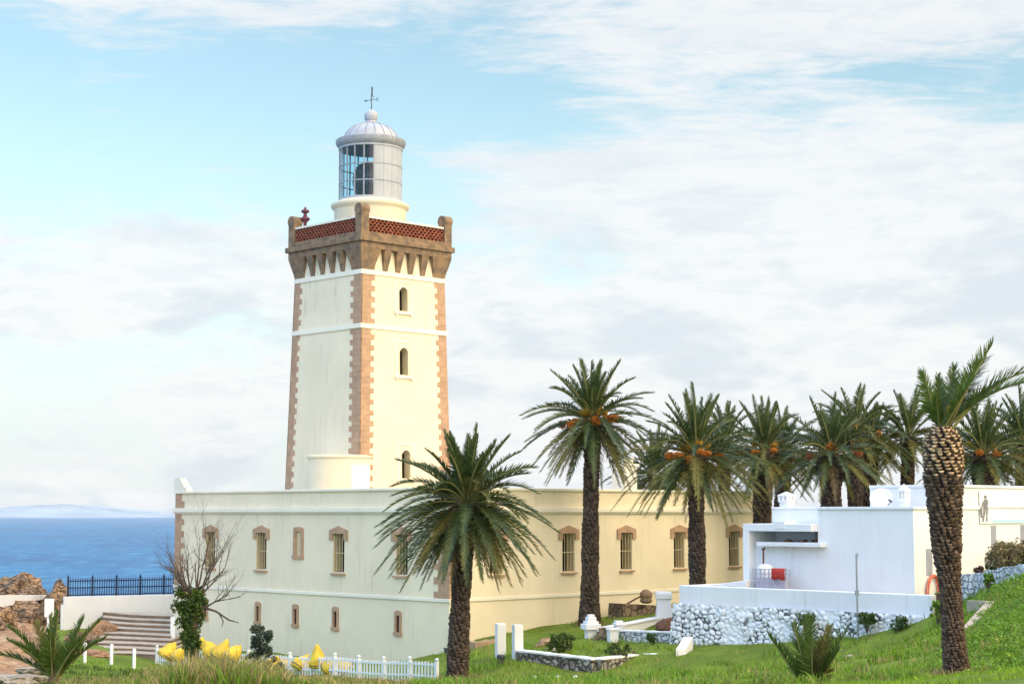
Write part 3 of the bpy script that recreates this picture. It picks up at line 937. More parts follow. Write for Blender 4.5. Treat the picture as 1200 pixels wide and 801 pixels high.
    # massive corner corbels
    for sx in (-1, 1):
        for sy in (-1, 1):
            lv = [(zc0 - .02, .74, .03), (zc0 + .35, .78, .10), (zc0 + .75, .88, .21), (zc1, 1.0, o)]
            for (za, wa, da), (zb_, wb_, db_) in zip(lv[:-1], lv[1:]):
                q = lambda w, d, z: [(sx * (hw + d), sy * (hw + d), z), (sx * (hw - w), sy * (hw + d), z), (sx * (hw - w), sy * (hw - w), z), (sx * (hw + d), sy * (hw - w), z)]
                b.hexa(q(wa, da, za) + q(wb_, db_, zb_))
    b.build('corbel', M['brown_stone'], tw)
    b = MB(); r = hw + o + .004
    b.box(-r, r, -r, r, zc1 + .002, zl0); b.build('cornice', M['brown_stone'], tw, bevel=.02)
    b = MB(); r = hw + o + .13
    b.box(-r, r, -r, r, zl0 + .002, zl1); b.build('ledge', M['brown_stone'], tw, bevel=.03)
    # parapet
    pr = hw + o - .02
    zp0, zp1, zp2 = zat(269.5, YN), zat(253.5, YN), zat(251.2, YN)
    b = MB()
    for a, c in (((-pr, pr), (-pr, -pr + .36)), ((-pr, pr), (pr - .36, pr)), ((-pr, -pr + .36), (-pr + .36, pr - .36)), ((pr - .36, pr), (-pr + .36, pr - .36))):
        b.box(a[0], a[1], c[0], c[1], zl1 + .002, zp0)
    b.build('parapet_base', M['brown_stone'], tw)
    psides = (lambda s, d, z: (-pr + .03 + d, s, z), lambda s, d, z: (s, -pr + .03 + d, z), lambda s, d, z: (pr - .03 - d, s, z), lambda s, d, z: (s, pr - .03 - d, z))
    for fm in psides:
        b = MB(); L = pr - .50; rows = 5; rh = (zp1 - zp0 - .004) / rows; pitch = .255

        def bx(s0, s1, z0, z1, d0, d1):
            b.hexa([fm(s0, d0, z0), fm(s1, d0, z0), fm(s1, d1, z0), fm(s0, d1, z0), fm(s0, d0, z1), fm(s1, d0, z1), fm(s1, d1, z1), fm(s0, d1, z1)])
        for i in range(rows):
            z0 = zp0 + .002 + i * rh
            bx(-L, L, z0, z0 + rh * .16, 0.01, .13)
            nn = int(2 * L / pitch)
            for j in range(nn + 1):
                s = -L + (j + (.5 if i % 2 else 0)) * pitch
                # leaning tile ends give the woven look
                for dz, dw in ((.17, .062), (.5, .04), (.78, .062)):
                    a, c = max(-L, s - dw), min(L, s + dw)
                    if c > a: bx(a, c, z0 + rh * dz, z0 + rh * (dz + .30 if dz < .7 else .985), .012, .128)
        b.build('lattice', M['red_brick'], tw, recalc=False)
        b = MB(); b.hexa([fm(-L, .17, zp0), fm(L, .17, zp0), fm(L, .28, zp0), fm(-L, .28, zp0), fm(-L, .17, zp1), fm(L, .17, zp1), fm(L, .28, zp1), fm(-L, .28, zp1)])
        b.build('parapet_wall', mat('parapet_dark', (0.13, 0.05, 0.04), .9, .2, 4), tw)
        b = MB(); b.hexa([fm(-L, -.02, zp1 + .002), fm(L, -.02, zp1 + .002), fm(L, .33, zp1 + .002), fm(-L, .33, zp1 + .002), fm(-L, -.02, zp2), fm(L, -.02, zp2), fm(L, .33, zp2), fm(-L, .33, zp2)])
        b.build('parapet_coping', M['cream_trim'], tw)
    for sx in (-1, 1):
        for sy in (-1, 1):
            b = MB(); w = .50; o2 = pr + .03
            x0, x1 = sorted((sx * o2, sx * (o2 - w))); y0, y1 = sorted((sy * o2, sy * (o2 - w)))
            zt2 = zp2 + .22
            b.box(x0, x1, y0, y1, zl1 + .004, zt2)
            c = (y0 + y1) / 2; rr = .30
            vs = []; n = 16
            for x in (x0 - .025, x1 + .025):
                for j in range(n):
                    a = 2 * math.pi * j / n; vs.append((x, c + rr * math.cos(a), zt2 + .12 + rr * math.sin(a)))
            b.add(vs, [tuple(range(n)), tuple(range(n, 2 * n))] + [(j, (j + 1) % n, n + (j + 1) % n, n + j) for j in range(n)])
            b.build('corner_post', M['brown_stone'], tw, bevel=.02)
    # lantern
    A0 = math.atan2(-ax.y, -ax.x) - PHI             # towards the viewer, in tower coordinates
    za = lambda py: zat(py, YA)
    b = MB(); b.lathe([(1.86, zl1 + .01), (1.86, za(249)), (1.90, za(247)), (1.98, za(245.5)), (2.04, za(243.5)), (2.04, za(241.5)), (1.9, za(240)), (1.72, za(239)), (1.70, za(237.6))], 56)
    b.build('lantern_base', M['cream'], tw, smooth=True)
    RL = 1.62; zg0, zg1 = za(237.4), za(175)
    lan = MB(); NS = 20
    lan.lathe([(RL + .05, zg0), (RL + .05, zg0 + .10), (RL + .01, zg0 + .12)], 60)
    lantern = lan.build('lantern', M['lantern_white'], tw, smooth=True)
    b = MB(); b.lathe([(RL + .01, zg1 - .10), (RL + .05, zg1 - .08), (RL + .05, zg1)], 60, caps=False); b.build('head_ring', M['lantern_white'], lantern, smooth=True)
    ga, gb = A0 - R(188), A0 + R(6)
    b = MB(); b.lathe([(RL, zg0 + .08), (RL, zg1 - .06)], 44, a0=ga, a1=gb); b.build('glass', M['glass'], lantern, smooth=True)
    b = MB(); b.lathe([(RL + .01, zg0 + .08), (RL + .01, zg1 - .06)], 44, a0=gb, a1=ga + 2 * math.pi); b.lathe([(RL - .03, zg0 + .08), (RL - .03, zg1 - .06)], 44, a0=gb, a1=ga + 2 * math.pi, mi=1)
    b.build('panel', [M['lantern_white'], mat('lantern_shade_lining', (.05, .055, .06), .8, .1)], lantern, recalc=False)  # inner face coloured dark to stand for the shade inside the lantern
    b = MB()
    zl = [zg0 + .10, za(217), za(197.5), zg1 - .08]
    for i in range(NS):
        a = gb + 2 * math.pi * i / NS
        c, s_ = math.cos(a), math.sin(a)
        inglass = (gb - a) % (2 * math.pi) < R(194) + .01
        w = .032 if inglass else .012
        b.bar((RL * c, RL * s_, zg0 + .05), (RL * c, RL * s_, zg1 - .05), w * 2, .055 if inglass else .03, up=(c, s_, 0))
    for z in zl[1:3]:
        b.lathe([(RL - .03, z - .025), (RL + .03, z - .025), (RL + .03, z + .025), (RL - .03, z + .025), (RL - .03, z - .025)], 60, caps=False)
    b.build('glazing_bar', M['lantern_grey'], lantern)
    b = MB(); b.lathe([(.40, zg0), (.55, zg0 + .12), (.80, zg0 + .5), (.92, zg0 + 1.0), (.90, zg0 + 1.35), (.72, zg0 + 1.8), (.45, zg0 + 2.05), (.30, zg0 + 2.12)], 28)
    for j in range(14):
        z = zg0 + .28 + j * .125
        rr = np.interp(z - zg0, [.12, .5, 1.0, 1.35, 1.8, 2.05], [.56, .81, .93, .91, .73, .46])
        b.lathe([(rr - .01, z), (rr + .035, z + .03), (rr - .01, z + .06)], 28, caps=False)
    b.build('lens', M['lens'], lantern, smooth=True)
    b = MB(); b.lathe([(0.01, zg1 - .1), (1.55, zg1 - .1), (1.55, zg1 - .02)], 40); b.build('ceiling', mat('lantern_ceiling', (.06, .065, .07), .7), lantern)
    # gutter cornice and dome
    b = MB(); b.lathe([(RL + .02, zg1 - .02), (1.70, zg1 + .06), (1.76, zg1 + .12), (1.80, zg1 + .2), (1.80, zg1 + .42), (1.74, zg1 + .46), (1.5, zg1 + .47)], 60)
    for i in range(40):
        a = 2 * math.pi * i / 40; c, s_ = math.cos(a), math.sin(a)
        b.bar((1.80 * c, 1.80 * s_, zg1 + .24), (1.80 * c, 1.80 * s_, zg1 + .40), .10, .04, up=(c, s_, 0))
    b.build('gutter', M['lantern_grey'], lantern, smooth=True)
    zd = zg1 + .40
    prof = [(1.44 * math.cos(t), zd + .98 * math.sin(t)) for t in np.linspace(0, 1.36, 12)]
    b = MB(); b.lathe(prof, 48, caps=False)
    b.build('dome', M['lantern_white'], lantern, smooth=True)
    b = MB()
    for i in range(18):
        a = 2 * math.pi * i / 18; c, s_ = math.cos(a), math.sin(a)
        b.tube([(r * c, r * s_, z + .012) for r, z in prof], .024, 5)
    b.build('dome_seam', M['lantern_grey'], lantern)
    zt3 = prof[-1][1]
    zb3 = za(136.5)
    b = MB()
    b.lathe([(.42, zt3 - .05), (.42, zt3 + .04), (.30, zt3 + .08), (.27, zt3 + .16), (.33, zt3 + .2), (.33, zt3 + .26), (.2, zt3 + .3)] + [(max(.36 * math.cos(t), .0), zb3 + .36 * math.sin(t)) for t in np.linspace(-1.0, 1.571, 14)], 28, caps=False)
    b.build('ball', M['lantern_white'], lantern, smooth=True)
    b = MB(); zv = za(117.5); ztop = za(103)
    b.tube([(0, 0, zb3 + .3), (.02, -.02, zv - .2), (0, 0, zv), (.03, -.03, ztop)], [.03, .026, .026, .02], 6)
    b.tube([(0.03, -.03, ztop - .45), (.03, -.03, ztop + .05)], [.04, .045], 6)
    lat = EX * math.cos(PHI) - EY * 0                    # placeholder axis for readability
    d1, d2 = Vector((math.cos(-PHI), math.sin(-PHI), 0)), Vector((-math.sin(-PHI), math.cos(-PHI), 0))
    up = Vector((0, 0, 1)); c0 = Vector((0, 0, zv))
    b.tube([c0 - d1 * .34 - up * .04, c0 + d1 * .32 + up * .05], .016, 5)
    b.tube([c0 - d2 * .30, c0 + d2 * .30], .016, 5)
    q = c0 - d1 * .34 - up * .04                         # arrow tail and hanging letter plates
    b.extr([q + up * .06 - d2 * .008, q + d1 * .16 - d2 * .008, q - up * .06 - d2 * .008], [q + up * .06 + d2 * .008, q + d1 * .16 + d2 * .008, q - up * .06 + d2 * .008])
    e = c0 + d1 * .32 + up * .05
    for z_ in (.09, .0, -.09): b.bar(e + up * z_ - d1 * .02, e + up * z_ + d1 * .06, .012, .022)
    b.bar(e - up * .10 - d1 * .02, e + up * .10 - d1 * .02, .012, .022)
    e2 = c0 + d1 * .08 + up * .17
    b.tube([e2 + Vector((0, 0, .05)), e2 + d1 * .04, e2 - up * .06], .018, 5)
    b.build('weather_vane', M['dark_metal'], lantern)
    # maroon warning light on the terrace
    p = P(357.5, 262, 87.3) - ax
    lx, ly = p.dot(EX), p.dot(EY)
    zz = lambda py: zat(py, 87.3)
    b = MB(); b.lathe([(.10, zl1 + .02), (.09, zz(262)), (.10, zz(260.5)), (.26, zz(257)), (.24, zz(255.5)), (.10, zz(253.5)), (.09, zz(250)), (.22, zz(248.5)), (.20, zz(246.5)), (.07, zz(245)), (.05, zz(243)), (.0, zz(242))], 14, c=(lx, ly), caps=False)
    b.build('warning_light', M['finial'], tw, smooth=True)
    # round stair turret at the foot of the shaded side
    hz = H(zb)
    cy = along(ax - EX * hz, EY, 398.5)
    cc = (-hz, cy); rt = 1.60
    ztt = zat(537.5, YA - 3)
    b = MB(); b.lathe([(rt, ZROOF - .6), (rt, ztt)], 64, c=cc, caps=False)
    b.lathe([(rt + .01, ztt), (rt + .07, ztt + .03), (rt + .07, ztt + .13), (rt - .1, ztt + .17), (0.01, ztt + .22)], 64, c=cc, caps=False)
    tur = b.build('stair_turret', M['cream'], tw, smooth=True)
    tp = ax + EX * cc[0] + EY * cc[1]
    aD = math.atan2(-tp.y, -tp.x) - PHI + math.asin(24.5 / 38.5)
    b = MB(); n = 8; hw_ = .36 / rt * 1.5
    zd0, zd1 = ZROOF - .5, zat(545.5, YA - 4)
    for r0, r1, z1, w_, mi in ((rt - .05, rt + .035, zd1 + .07, hw_ * 1.13, 1), (rt - .05, rt + .05, zd1, hw_, 0)):
        vs = []
        for z in (zd0, z1):
            for r in (r0, r1):
                for j in range(n + 1):
                    a = aD - w_ + 2 * w_ * j / n; vs.append((cc[0] + r * math.cos(a), cc[1] + r * math.sin(a), z))
        m = n + 1; f = []
        for j in range(n): f += [(m + j, m + j + 1, 3 * m + j + 1, 3 * m + j), (2 * m + j, 2 * m + j + 1, 3 * m + j + 1, 3 * m + j)]
        f += [(0, m, 3 * m, 2 * m), (n, m + n, 3 * m + n, 2 * m + n)]
        b.add(vs, f, mi)
    b.build('door', [M['white_clean'], M['cream_trim']], tur)


build_tower()

# ------------------------------------------------------------------ roof chimney of the station
def station_chimney():
    p = P(732, 600, 92)
    b = MB(); z1 = zat(546, 92)
    b.box(-.52, .52, -.45, .45, ZROOF - .6, z1); b.box(-.62, .62, -.55, .55, z1 + .002, z1 + .12)
    b.box(-.36, .36, -.32, .32, z1 + .122, z1 + .40); b.box(-.42, .42, -.38, .38, z1 + .402, z1 + .46)
    st = bpy.data.objects['station_building']
    o = b.build('chimney', M['cream_trim'], st, bevel=.02)
    q = p - N0
    o.location = (q.dot(EX), q.dot(EY), 0)


station_chimney()

# ------------------------------------------------------------------ the white house and its walls
NH = P(1090, 601, 58); NH.z = 0.0


def hloc(v): return Vector((v - NH).dot(EX) for _ in (0,)) if False else ((v - NH).dot(EX), (v - NH).dot(EY))


ZH = zat(596.5, 61)
ZT = zat(697, 58)          # top of the terrace parapet
ZS = zat(721, 58)          # top of the rubble base
LW = along(NH, EY, 795)
HX = 2.3                   # the house stands this far behind the parapet
HY0 = along(NH + EX * HX, EY, 1070)
HY1 = along(NH + EX * HX, EY, 958)
HY2 = along(NH + EX * HX, EY, 878)


def flat_window(parent, fm, s, zb, zt, w, depth=.06, frame='white_clean'):
    h = w / 2
    b = MB()
    fbox(b, fm, s - h - .04, s - h, zb - .04, zt + .04, -depth, -.003); fbox(b, fm, s + h, s + h + .04, zb - .04, zt + .04, -depth, -.003)
    fbox(b, fm, s - h, s + h, zt, zt + .04, -depth, -.003); fbox(b, fm, s - h, s + h, zb - .04, zb, -depth, -.003)
    win = b.build('window', M[frame], parent)
    b = MB(); fbox(b, fm, s - h, s + h, zb, zt, -depth, -depth + .03); b.build('glass', M['glass_dark'], win)
    b = MB(); n = 5
    for i in range(n):
        x = s - h + w * (i + .5) / n; fbox(b, fm, x - w / n * .32, x + w / n * .32, zb + .01, zt - .01, -depth + .05, -depth + .08)
    b.build('shutter', M['wire'], win)
    return win


def roof_chimney(b, x, y, z0, w, h):
    q0 = min(.05, w * .11)
    b.box(x - w / 2, x + w / 2, y - w / 2, y + w / 2, z0, z0 + h * .45)
    b.box(x - w * .6, x + w * .6, y - w * .6, y + w * .6, z0 + h * .45 + .002, z0 + h * .55)
    r = w * .5
    for sx in (-1, 0, 1):
        for sy in (-1, 0, 1):
            if sx or sy: b.box(x + sx * r - q0, x + sx * r + q0, y + sy * r - q0, y + sy * r + q0, z0 + h * .55 + .002, z0 + h * .76)
    b.box(x - w * .66, x + w * .66, y - w * .66, y + w * .66, z0 + h * .76 + .002, z0 + h * .82)
    q = w * .6
    b.add([(x - q, y - q, z0 + h * .82 + .002), (x + q, y - q, z0 + h * .82 + .002), (x + q, y + q, z0 + h * .82 + .002), (x - q, y + q, z0 + h * .82 + .002), (x, y, z0 + h)], [(0, 3, 2, 1), (0, 1, 4), (1, 2, 4), (2, 3, 4), (3, 0, 4)])


def build_house():
    z0 = -6.5; zf = ZS + .05
    rw = empty('retaining_wall', NH, PHI, 'whitewashed terrace wall, smooth above and rough rubble stone below', 'wall')
    b = MB(); b.box(0, .28, .02, LW, ZS - .2, ZT); b.box(.28, 6.5, LW - .28, LW, ZS - .2, ZT); b.build('parapet', M['white'], rw, bevel=.025)
    # rubble face: irregular stones standing proud of open joints
    ys = np.arange(-.16, LW + .22, .042); zs = np.arange(z0, ZS + .01, .042); zs[-1] = ZS
    ny, nz = len(ys), len(zs); V = np.zeros((nz, ny, 3)); J = np.zeros((nz, ny))
    for jz, z in enumerate(zs):
        for iy, y in enumerate(ys):
            wx, wz = .10 * mnoise.noise(Vector((y * 2.1, z * 2.1, 3))), .10 * mnoise.noise(Vector((y * 2.1, z * 2.1, 9)))
            ds, _p = mnoise.voronoi(Vector(((y + wx) * 4.3, (z + wz) * 5.8, .5)))
            e = min(1.0, max(0.0, (ds[1] - ds[0]) / .27)); e = e * e * (3 - 2 * e)
            lime = min(1.0, max(0.0, (mnoise.fractal(Vector((y * .55, z * .8, 2)), 1.0, 2, 4) + .10) / .45))
            depth = .085 * (1 - .55 * lime)
            h = e * depth + .02 * mnoise.noise(Vector((y * 9, z * 9, 1))) + .035 * mnoise.noise(Vector((_p[0][0] * 3.1, _p[0][1] * 2.7, 1)))
            t = (z - z0) / (ZS - z0)
            top = .03 * mnoise.noise(Vector((y * 2.3, 0, 7))) * (t ** 8)
            V[jz, iy] = (-.13 - .24 * (1 - t) - h, y, z + top); J[jz, iy] = (1 - e) * (1 - .75 * lime)
    idx = np.arange(ny * nz).reshape(nz, ny)
    F = np.stack([idx[:-1, :-1], idx[1:, :-1], idx[1:, 1:], idx[:-1, 1:]], -1).reshape(-1, 4)
    lm = bpy.data.materials.new('limewashed_rubble'); lm.use_nodes = True; k = NT(lm.node_tree); pb = k.n['Principled BSDF']
    at = k.new('ShaderNodeAttribute'); at.attribute_name = 'joint'; tc = k.new('ShaderNodeTexCoord'); o_ = tc.outputs['Object']
    g1, g2 = k.noise(o_, 2.2, 6, .65), k.noise(o_, 14, 5, .65)
    cc = k.mix(k.smooth(g1, .42, .68), (.80, .81, .82), (.66, .66, .65))
    cc = k.mix(k.math('MULTIPLY', k.smooth(g2, .56, .75), .5), cc, (.45, .43, .40))
    k.put(pb.inputs['Base Color'], k.mix(k.smooth(k.math('ADD', at.outputs['Fac'], k.math('MULTIPLY', k.math('SUBTRACT', g2, .5), .5)), .45, .85), cc, (.11, .105, .10)))
    pb.inputs['Roughness'].default_value = .9; pb.inputs['Specular IOR Level'].default_value = .15
    rb = np_mesh('rubble_base', V.reshape(-1, 3), F, lm, None, rw, smooth=True)
    a_ = rb.data.attributes.new('joint', 'FLOAT', 'POINT'); a_.data.foreach_set('value', J.ravel().astype(np.float32))
    b = MB(); b.box(-.12, 6.5, LW, LW + .19, z0, ZS - .02); b.box(-.12, .3, -.14, .0, z0, ZS - .1); b.box(-.12, .3, .0, LW, ZS - .06, ZS - .005)
    b.build('rubble_core', M['stone_white'], rw)
    b = MB(); b.box(.26, 8, .05, LW - .1, z0, zf - .002)
    t = b.build('terrace', M['concrete_pale'], None, loc=NH, rz=PHI); tag(t, 'raised paved terrace behind the white wall', 'terrace', kind='structure')

    hs = empty('white_house', NH, PHI, 'low flat roofed white house with an open cooking alcove', 'house')
    fl = lambda s, z, d: (HX - d, s, z)
    fr = lambda s, z, d: (s, HY0 - d, z)
    XE = 13.0
    sw = along(NH + EY * HY0, EX, 1087.5)
    Yw = NH.y + EX.y * sw + EY.y * HY0
    wz1, wz0 = zat(643, Yw), zat(674, Yw)
    b = MB()
    wall_grid(b, fl, HY0, HY1, zf, ZH, []); wall_grid(b, fr, HX, XE, zf - .8, ZH, [(sw - .2, sw + .2, wz0, wz1)])
    wall_grid(b, lambda s, z, d: (XE, s, z), HY0, HY1, zf, ZH, []); wall_grid(b, lambda s, z, d: (s, HY1, z), HX, XE, zf, ZH, [])
    b.box(HX + .2, XE - .2, HY0 + .2, HY1 - .2, ZH - .4, ZH - .2)
    # set-back wing behind the alcove
    y3 = along(NH + EX * (HX + 1.6), EY, 905)
    b.box(HX + 1.6, XE - .5, HY1 + .002, y3, zf, ZH + .03)
    b.build('wall', M['white'], hs, recalc=False)
    b = MB(); o = .07
    b.box(HX - o, HX + .25, HY0 - o, HY1, ZH + .001, ZH + .10); b.box(HX + .252, XE + o, HY0 - o, HY0 + .25, ZH + .001, ZH + .10)
    b.box(HX + 1.6 - o, HX + 1.85, HY1 + .004, y3, ZH + .031, ZH + .11)
    b.build('coping', M['white'], hs, bevel=.015)
    flat_window(hs, fr, sw, wz0, wz1, .40)
    # open alcove: jamb, lintel, shelf, back
    zl1, zl0 = zat(613.5, 64), zat(622.5, 64)
    zs1, zs0 = zat(635.5, 64), zat(640.5, 64)
    D = 1.35; jw = .28; J = .42
    b = MB()
    b.box(HX - J, HX + D, HY2 - jw, HY2, zf, zl1)
    b.box(HX - J + .002, HX + D, HY1 + .003, HY2 - jw - .002, zl0, zl1 - .002)
    b.box(HX + D + .002, HX + D + .2, HY1 + .003, HY2, zf, zl1)
    b.box(HX + .001, HX + D, HY1 + .003, HY2 - jw - .002, zf, zs0 - .002)
    b.box(HX - J + .03, HX + D, HY1 - .40, HY2 - jw - .35, zs0, zs1)
    ych = along(NH + EX * HX, EY, 920)
    b.box(HX - J - .02, HX + .3, ych - .3, ych + .25, zl0 + .09, zl1 + .10)
    b.build('alcove', M['white'], hs, bevel=.015)
    b = MB()
    b.box(HX + D - .06, HX + D, HY1 + .01, along(NH + EX * HX, EY, 931), zs1 + .003, zl0 - .003)  # darker panel across the back of the niche
    b.build('back_panel', mat('dark_plaster', (.36, .31, .31), .9, .4, 3), hs)
    b = MB()
    rng = random.Random(3)
    for i in range(26):
        y = rng.uniform(HY1 + .1, HY2 - 1.2); x = HX + rng.uniform(-.2, .9); s = rng.uniform(.03, .08)
        b.lathe([(.0, zs1), (s * 1.3, zs1 + .01), (s * 1.1, zs1 + s), (.0, zs1 + s * 1.5)], 6, c=(x, y))
    o_ = b.build('ash_heap', M['rust'], hs)
    b = MB()
    yc = along(NH + EX * (HX + 2.5), EY, 922); roof_chimney(b, HX + 2.5, yc, ZH - .05, .40, zat(574, 64.5) - ZH + .05)
    b.build('chimney', M['white_clean'], hs)
    b = MB()
    yc = along(NH + EX * (HX + 1.5), EY, 1060); roof_chimney(b, HX + 1.5, yc, ZH - .3, .26, zat(565, 61) - ZH + .3)
    b.build('chimney', M['white_clean'], hs)

    # higher wing with the banner
    an = empty('white_annexe', NH, PHI, 'taller white block with a printed banner behind the big palm trunk', 'house')
    xT = along(NH + EY * HY0, EX, 1109); YT0 = HY0 - .02
    yT1 = along(NH + EX * xT, EY, 1020)
    YTc = NH.y + EX.y * xT + EY.y * YT0
    zT = zat(570.5, YTc)
    ft = lambda s, z, d: (s, YT0 - d, z)
    xe = xT + 11
    S = lambda px: along(NH + EY * YT0, EX, px)
    Yb = NH.y + EX.y * S(1165) + EY.y * YT0
    w1 = (S(1163.5), zat(643, Yb), zat(615.5, Yb)); w2 = (S(1198), zat(640, Yb + 2), zat(614.5, Yb + 2))
    b = MB()
    wall_grid(b, ft, xT, xe, -5, zT, [(w[0] - .19, w[0] + .19, w[1], w[2]) for w in (w1, w2)])
    wall_grid(b, lambda s, z, d: (xT - d, s, z), YT0, yT1, zf, zT, [])
    wall_grid(b, lambda s, z, d: (xe, s, z), YT0, yT1, -5, zT, []); wall_grid(b, lambda s, z, d: (s, yT1, z), xT, xe, zf, zT, [])
    b.box(xT + .2, xe - .2, YT0 + .2, yT1 - .2, zT - .4, zT - .2)
    b.build('wall', M['white'], an, recalc=False)
    b = MB(); b.box(xT - .06, xe + .06, YT0 - .06, YT0 + .25, zT + .001, zT + .10); b.box(xT - .06, xT + .25, YT0 + .252, yT1, zT + .001, zT + .10)
    b.build('coping', M['white'], an, bevel=.015)
    for w in (w1, w2): flat_window(an, ft, w[0], w[1], w[2], .38)
    # banner: pale print, pale blue foot strip, grey figure
    s0, s1 = S(1147), S(1206); zb1, zb0 = zat(575, Yb), zat(613, Yb)
    bo = empty('banner', NH, PHI, 'pale printed banner with a grey standing figure on the white block', 'banner')
    b = MB(); fbox(b, ft, s0, s1, zb0, zb1, .03, .05); b.build('sheet', mat('banner_sheet', (.80, .80, .81), .6, .04, 2), bo)
    b = MB(); fbox(b, ft, s0 + .9, s1, zb0 + .02, zb0 + .15, .053, .056); b.build('strip', mat('banner_blue', (.45, .66, .78), .6, .05, 2), bo)
    b = MB(); c = S(1153); zq = lambda py: zat(py, Yb); u = (S(1158) - S(1150)) / 2
    L = lambda *q: [(c + u * a, zq(y)) for a, y in q]
    fpoly(b, ft, L((-.25, 581), (.1, 579.8), (.5, 580.5), (.62, 582.6), (.4, 584.6), (-.05, 584.4)), .053, .056)
    fpoly(b, ft, L((-.35, 585.2), (.7, 584.9), (1.05, 588), (.75, 592), (.95, 597.5), (-.55, 598.5), (-.5, 591)), .053, .056)
    fpoly(b, ft, L((-.55, 598.7), (.15, 598.2), (-.15, 604), (-.45, 611), (-.95, 611), (-.7, 604)), .053, .056)
    fpoly(b, ft, L((.22, 598.2), (.9, 597.8), (.65, 604), (.72, 610.5), (.2, 610.6), (.25, 604)), .053, .056)
    fpoly(b, ft, L((-.62, 587), (-.45, 590), (-.85, 595.5), (-1.15, 594.5)), .053, .056)
    fpoly(b, ft, L((-1.5, 594), (-.75, 595.7), (-.8, 606), (-1.3, 607), (-1.55, 600)), .053, .056)
    b.build('printed_figure', mat('banner_grey', (.24, .24, .25), .6, .7, 16), bo)
    # little iron gate
    g = MB(); ga, gb_ = S(1143), S(1168); gz1, gz0 = zat(647, Yb), zat(664, Yb)
    for z in (gz1, gz0): g.bar(ft(ga, z, .5), ft(gb_, z, .5), .04, .04)
    for s in (ga, (ga + gb_) / 2, gb_): g.bar(ft(s, gz0 - .3, .5), ft(s, gz1, .5), .04, .04)
    tag(g.build('railing', M['wire'], None, loc=NH, rz=PHI), 'thin grey railing under the banner', 'railing')
    # things about the house
    d = empty('satellite_dish', (0, 0, 0), 0, 'white satellite dish on the flat roof of the white house', 'satellite dish')
    yd = along(NH + EX * (HX + 1.2), EY, 1033); dp = NH + EX * (HX + 1.2) + EY * yd
    zc = zat(585, dp.y); d.location = (dp.x, dp.y, ZH - .2)
    b = MB(); prof = [(r, .16 * (r / .50) ** 2) for r in np.linspace(0.01, .41, 8)]
    b.lathe(prof + [(.42, .10)] + [(r, .16 * (r / .50) ** 2 - .02) for r in np.linspace(.40, .01, 6)], 32, caps=False)
    q = b.build('reflector', M['dish'], d, smooth='all'); q.location = (0, 0, zc - ZH + .2); q.rotation_euler = (R(62), R(-8), R(-12))
    b = MB(); b.tube([(0, .1, -.05), (0, .1, zc - ZH + .15)], .03, 8); b.build('mast', M['wire'], d)
    b = MB(); f = Vector((.28, -.45, zc - ZH + .12)); b.tube([(.05, -.02, zc - ZH - .2), f], .015, 6); b.tube([f, f + Vector((-.06, .12, .06))], .04, 8); b.build('feed_arm', M['dark_metal'], d)
    # hose coil hung on the sunlit wall
    b = MB(); sh = S(1090); zc = zat(693, NH.y + EX.y * sh); rng = random.Random(5)
    for k_ in range(5):
        a, c_ = .30 + .035 * k_, .46 + .04 * k_
        b.tube([(sh + a * math.cos(t) + rng.uniform(-.01, .01), HY0 - .07 - .025 * (k_ % 3), zc + .06 * math.sin(2 * t) * .3 + c_ * math.sin(t) - .02 * k_) for t in np.linspace(0, 2 * math.pi, 30)], .021, 6, caps=False)
    tag(b.build('hose', M['orange_tube'], None, loc=NH, rz=PHI, smooth='all'), 'coiled orange hose hung on the white house wall', 'hose')
    # wire crate behind the parapet with a red cloth on it
    cr = empty('wire_crate', NH, PHI, 'grey wire mesh crate standing in the white alcove', 'crate')
    y0, y1 = along(NH + EX * (HX - .9), EY, 920), along(NH + EX * (HX - .9), EY, 881)
    x0 = HX - .9; zt_, zb_ = zat(668.5, 63), zf
    b = MB()
    for y in np.linspace(y0, y1, 9): b.bar((x0, y, zb_), (x0, y, zt_), .022, .022); b.bar((x0 + .22, y, zb_), (x0 + .22, y, zt_), .022, .022)
    for z in np.linspace(zb_ + .1, zt_, 8): b.bar((x0, y0, z), (x0, y1, z), .022, .022); b.bar((x0 + .22, y0, z), (x0 + .22, y1, z), .022, .022); b.bar((x0, y0, z), (x0 + .22, y0, z), .022, .022); b.bar((x0, y1, z), (x0 + .22, y1, z), .022, .022)
    b.build('mesh_panel', M['wire'], cr)
    b = MB(); b.box(x0 + .08, x0 + .2, y0 + .1, y1 - .1, zb_, zt_ - .35); b.build('liner', mat('liner', (.62, .58, .66), .8, .2, 4), cr)
    ya, yb = along(NH + EX * x0, EY, 919.5), along(NH + EX * x0, EY, 904)
    v = []; n = 9
    for j, (dx, z) in enumerate(((.10, zt_ + .03), (-.03, zt_ + .035), (-.06, zt_ - .1), (-.05, zt_ - .22), (-.06, zt_ - .36))):
        for i in range(n):
            y = ya + (yb - ya) * i / (n - 1); v.append((x0 + dx - .02 * math.sin(i * 1.9 + j), y, z - (.03 * math.sin(i * 1.3) if j == 4 else 0)))
    b = MB(); b.add(v, [(j * n + i, j * n + i + 1, (j + 1) * n + i + 1, (j + 1) * n + i) for j in range(4) for i in range(n - 1)])
    o = b.build('cloth', M['red_cloth'], None, loc=NH, rz=PHI, smooth='all'); sm = o.modifiers.new('s', 'SOLIDIFY'); sm.thickness = .02
    tag(o, 'folded red cloth drying over the wire crate', 'cloth')
    b = MB(); ya = along(NH + EX * (HX - .2), EY, 894); yb = along(NH + EX * (HX - .2), EY, 897.5)
    b.bar((HX - .2, ya, zat(644, 63)), (HX - .4, yb, zat(661, 63)), .07, .05); b.bar((HX - .2, ya - .06, zat(643.5, 63)), (HX - .2, ya + .06, zat(645.5, 63)), .08, .06)
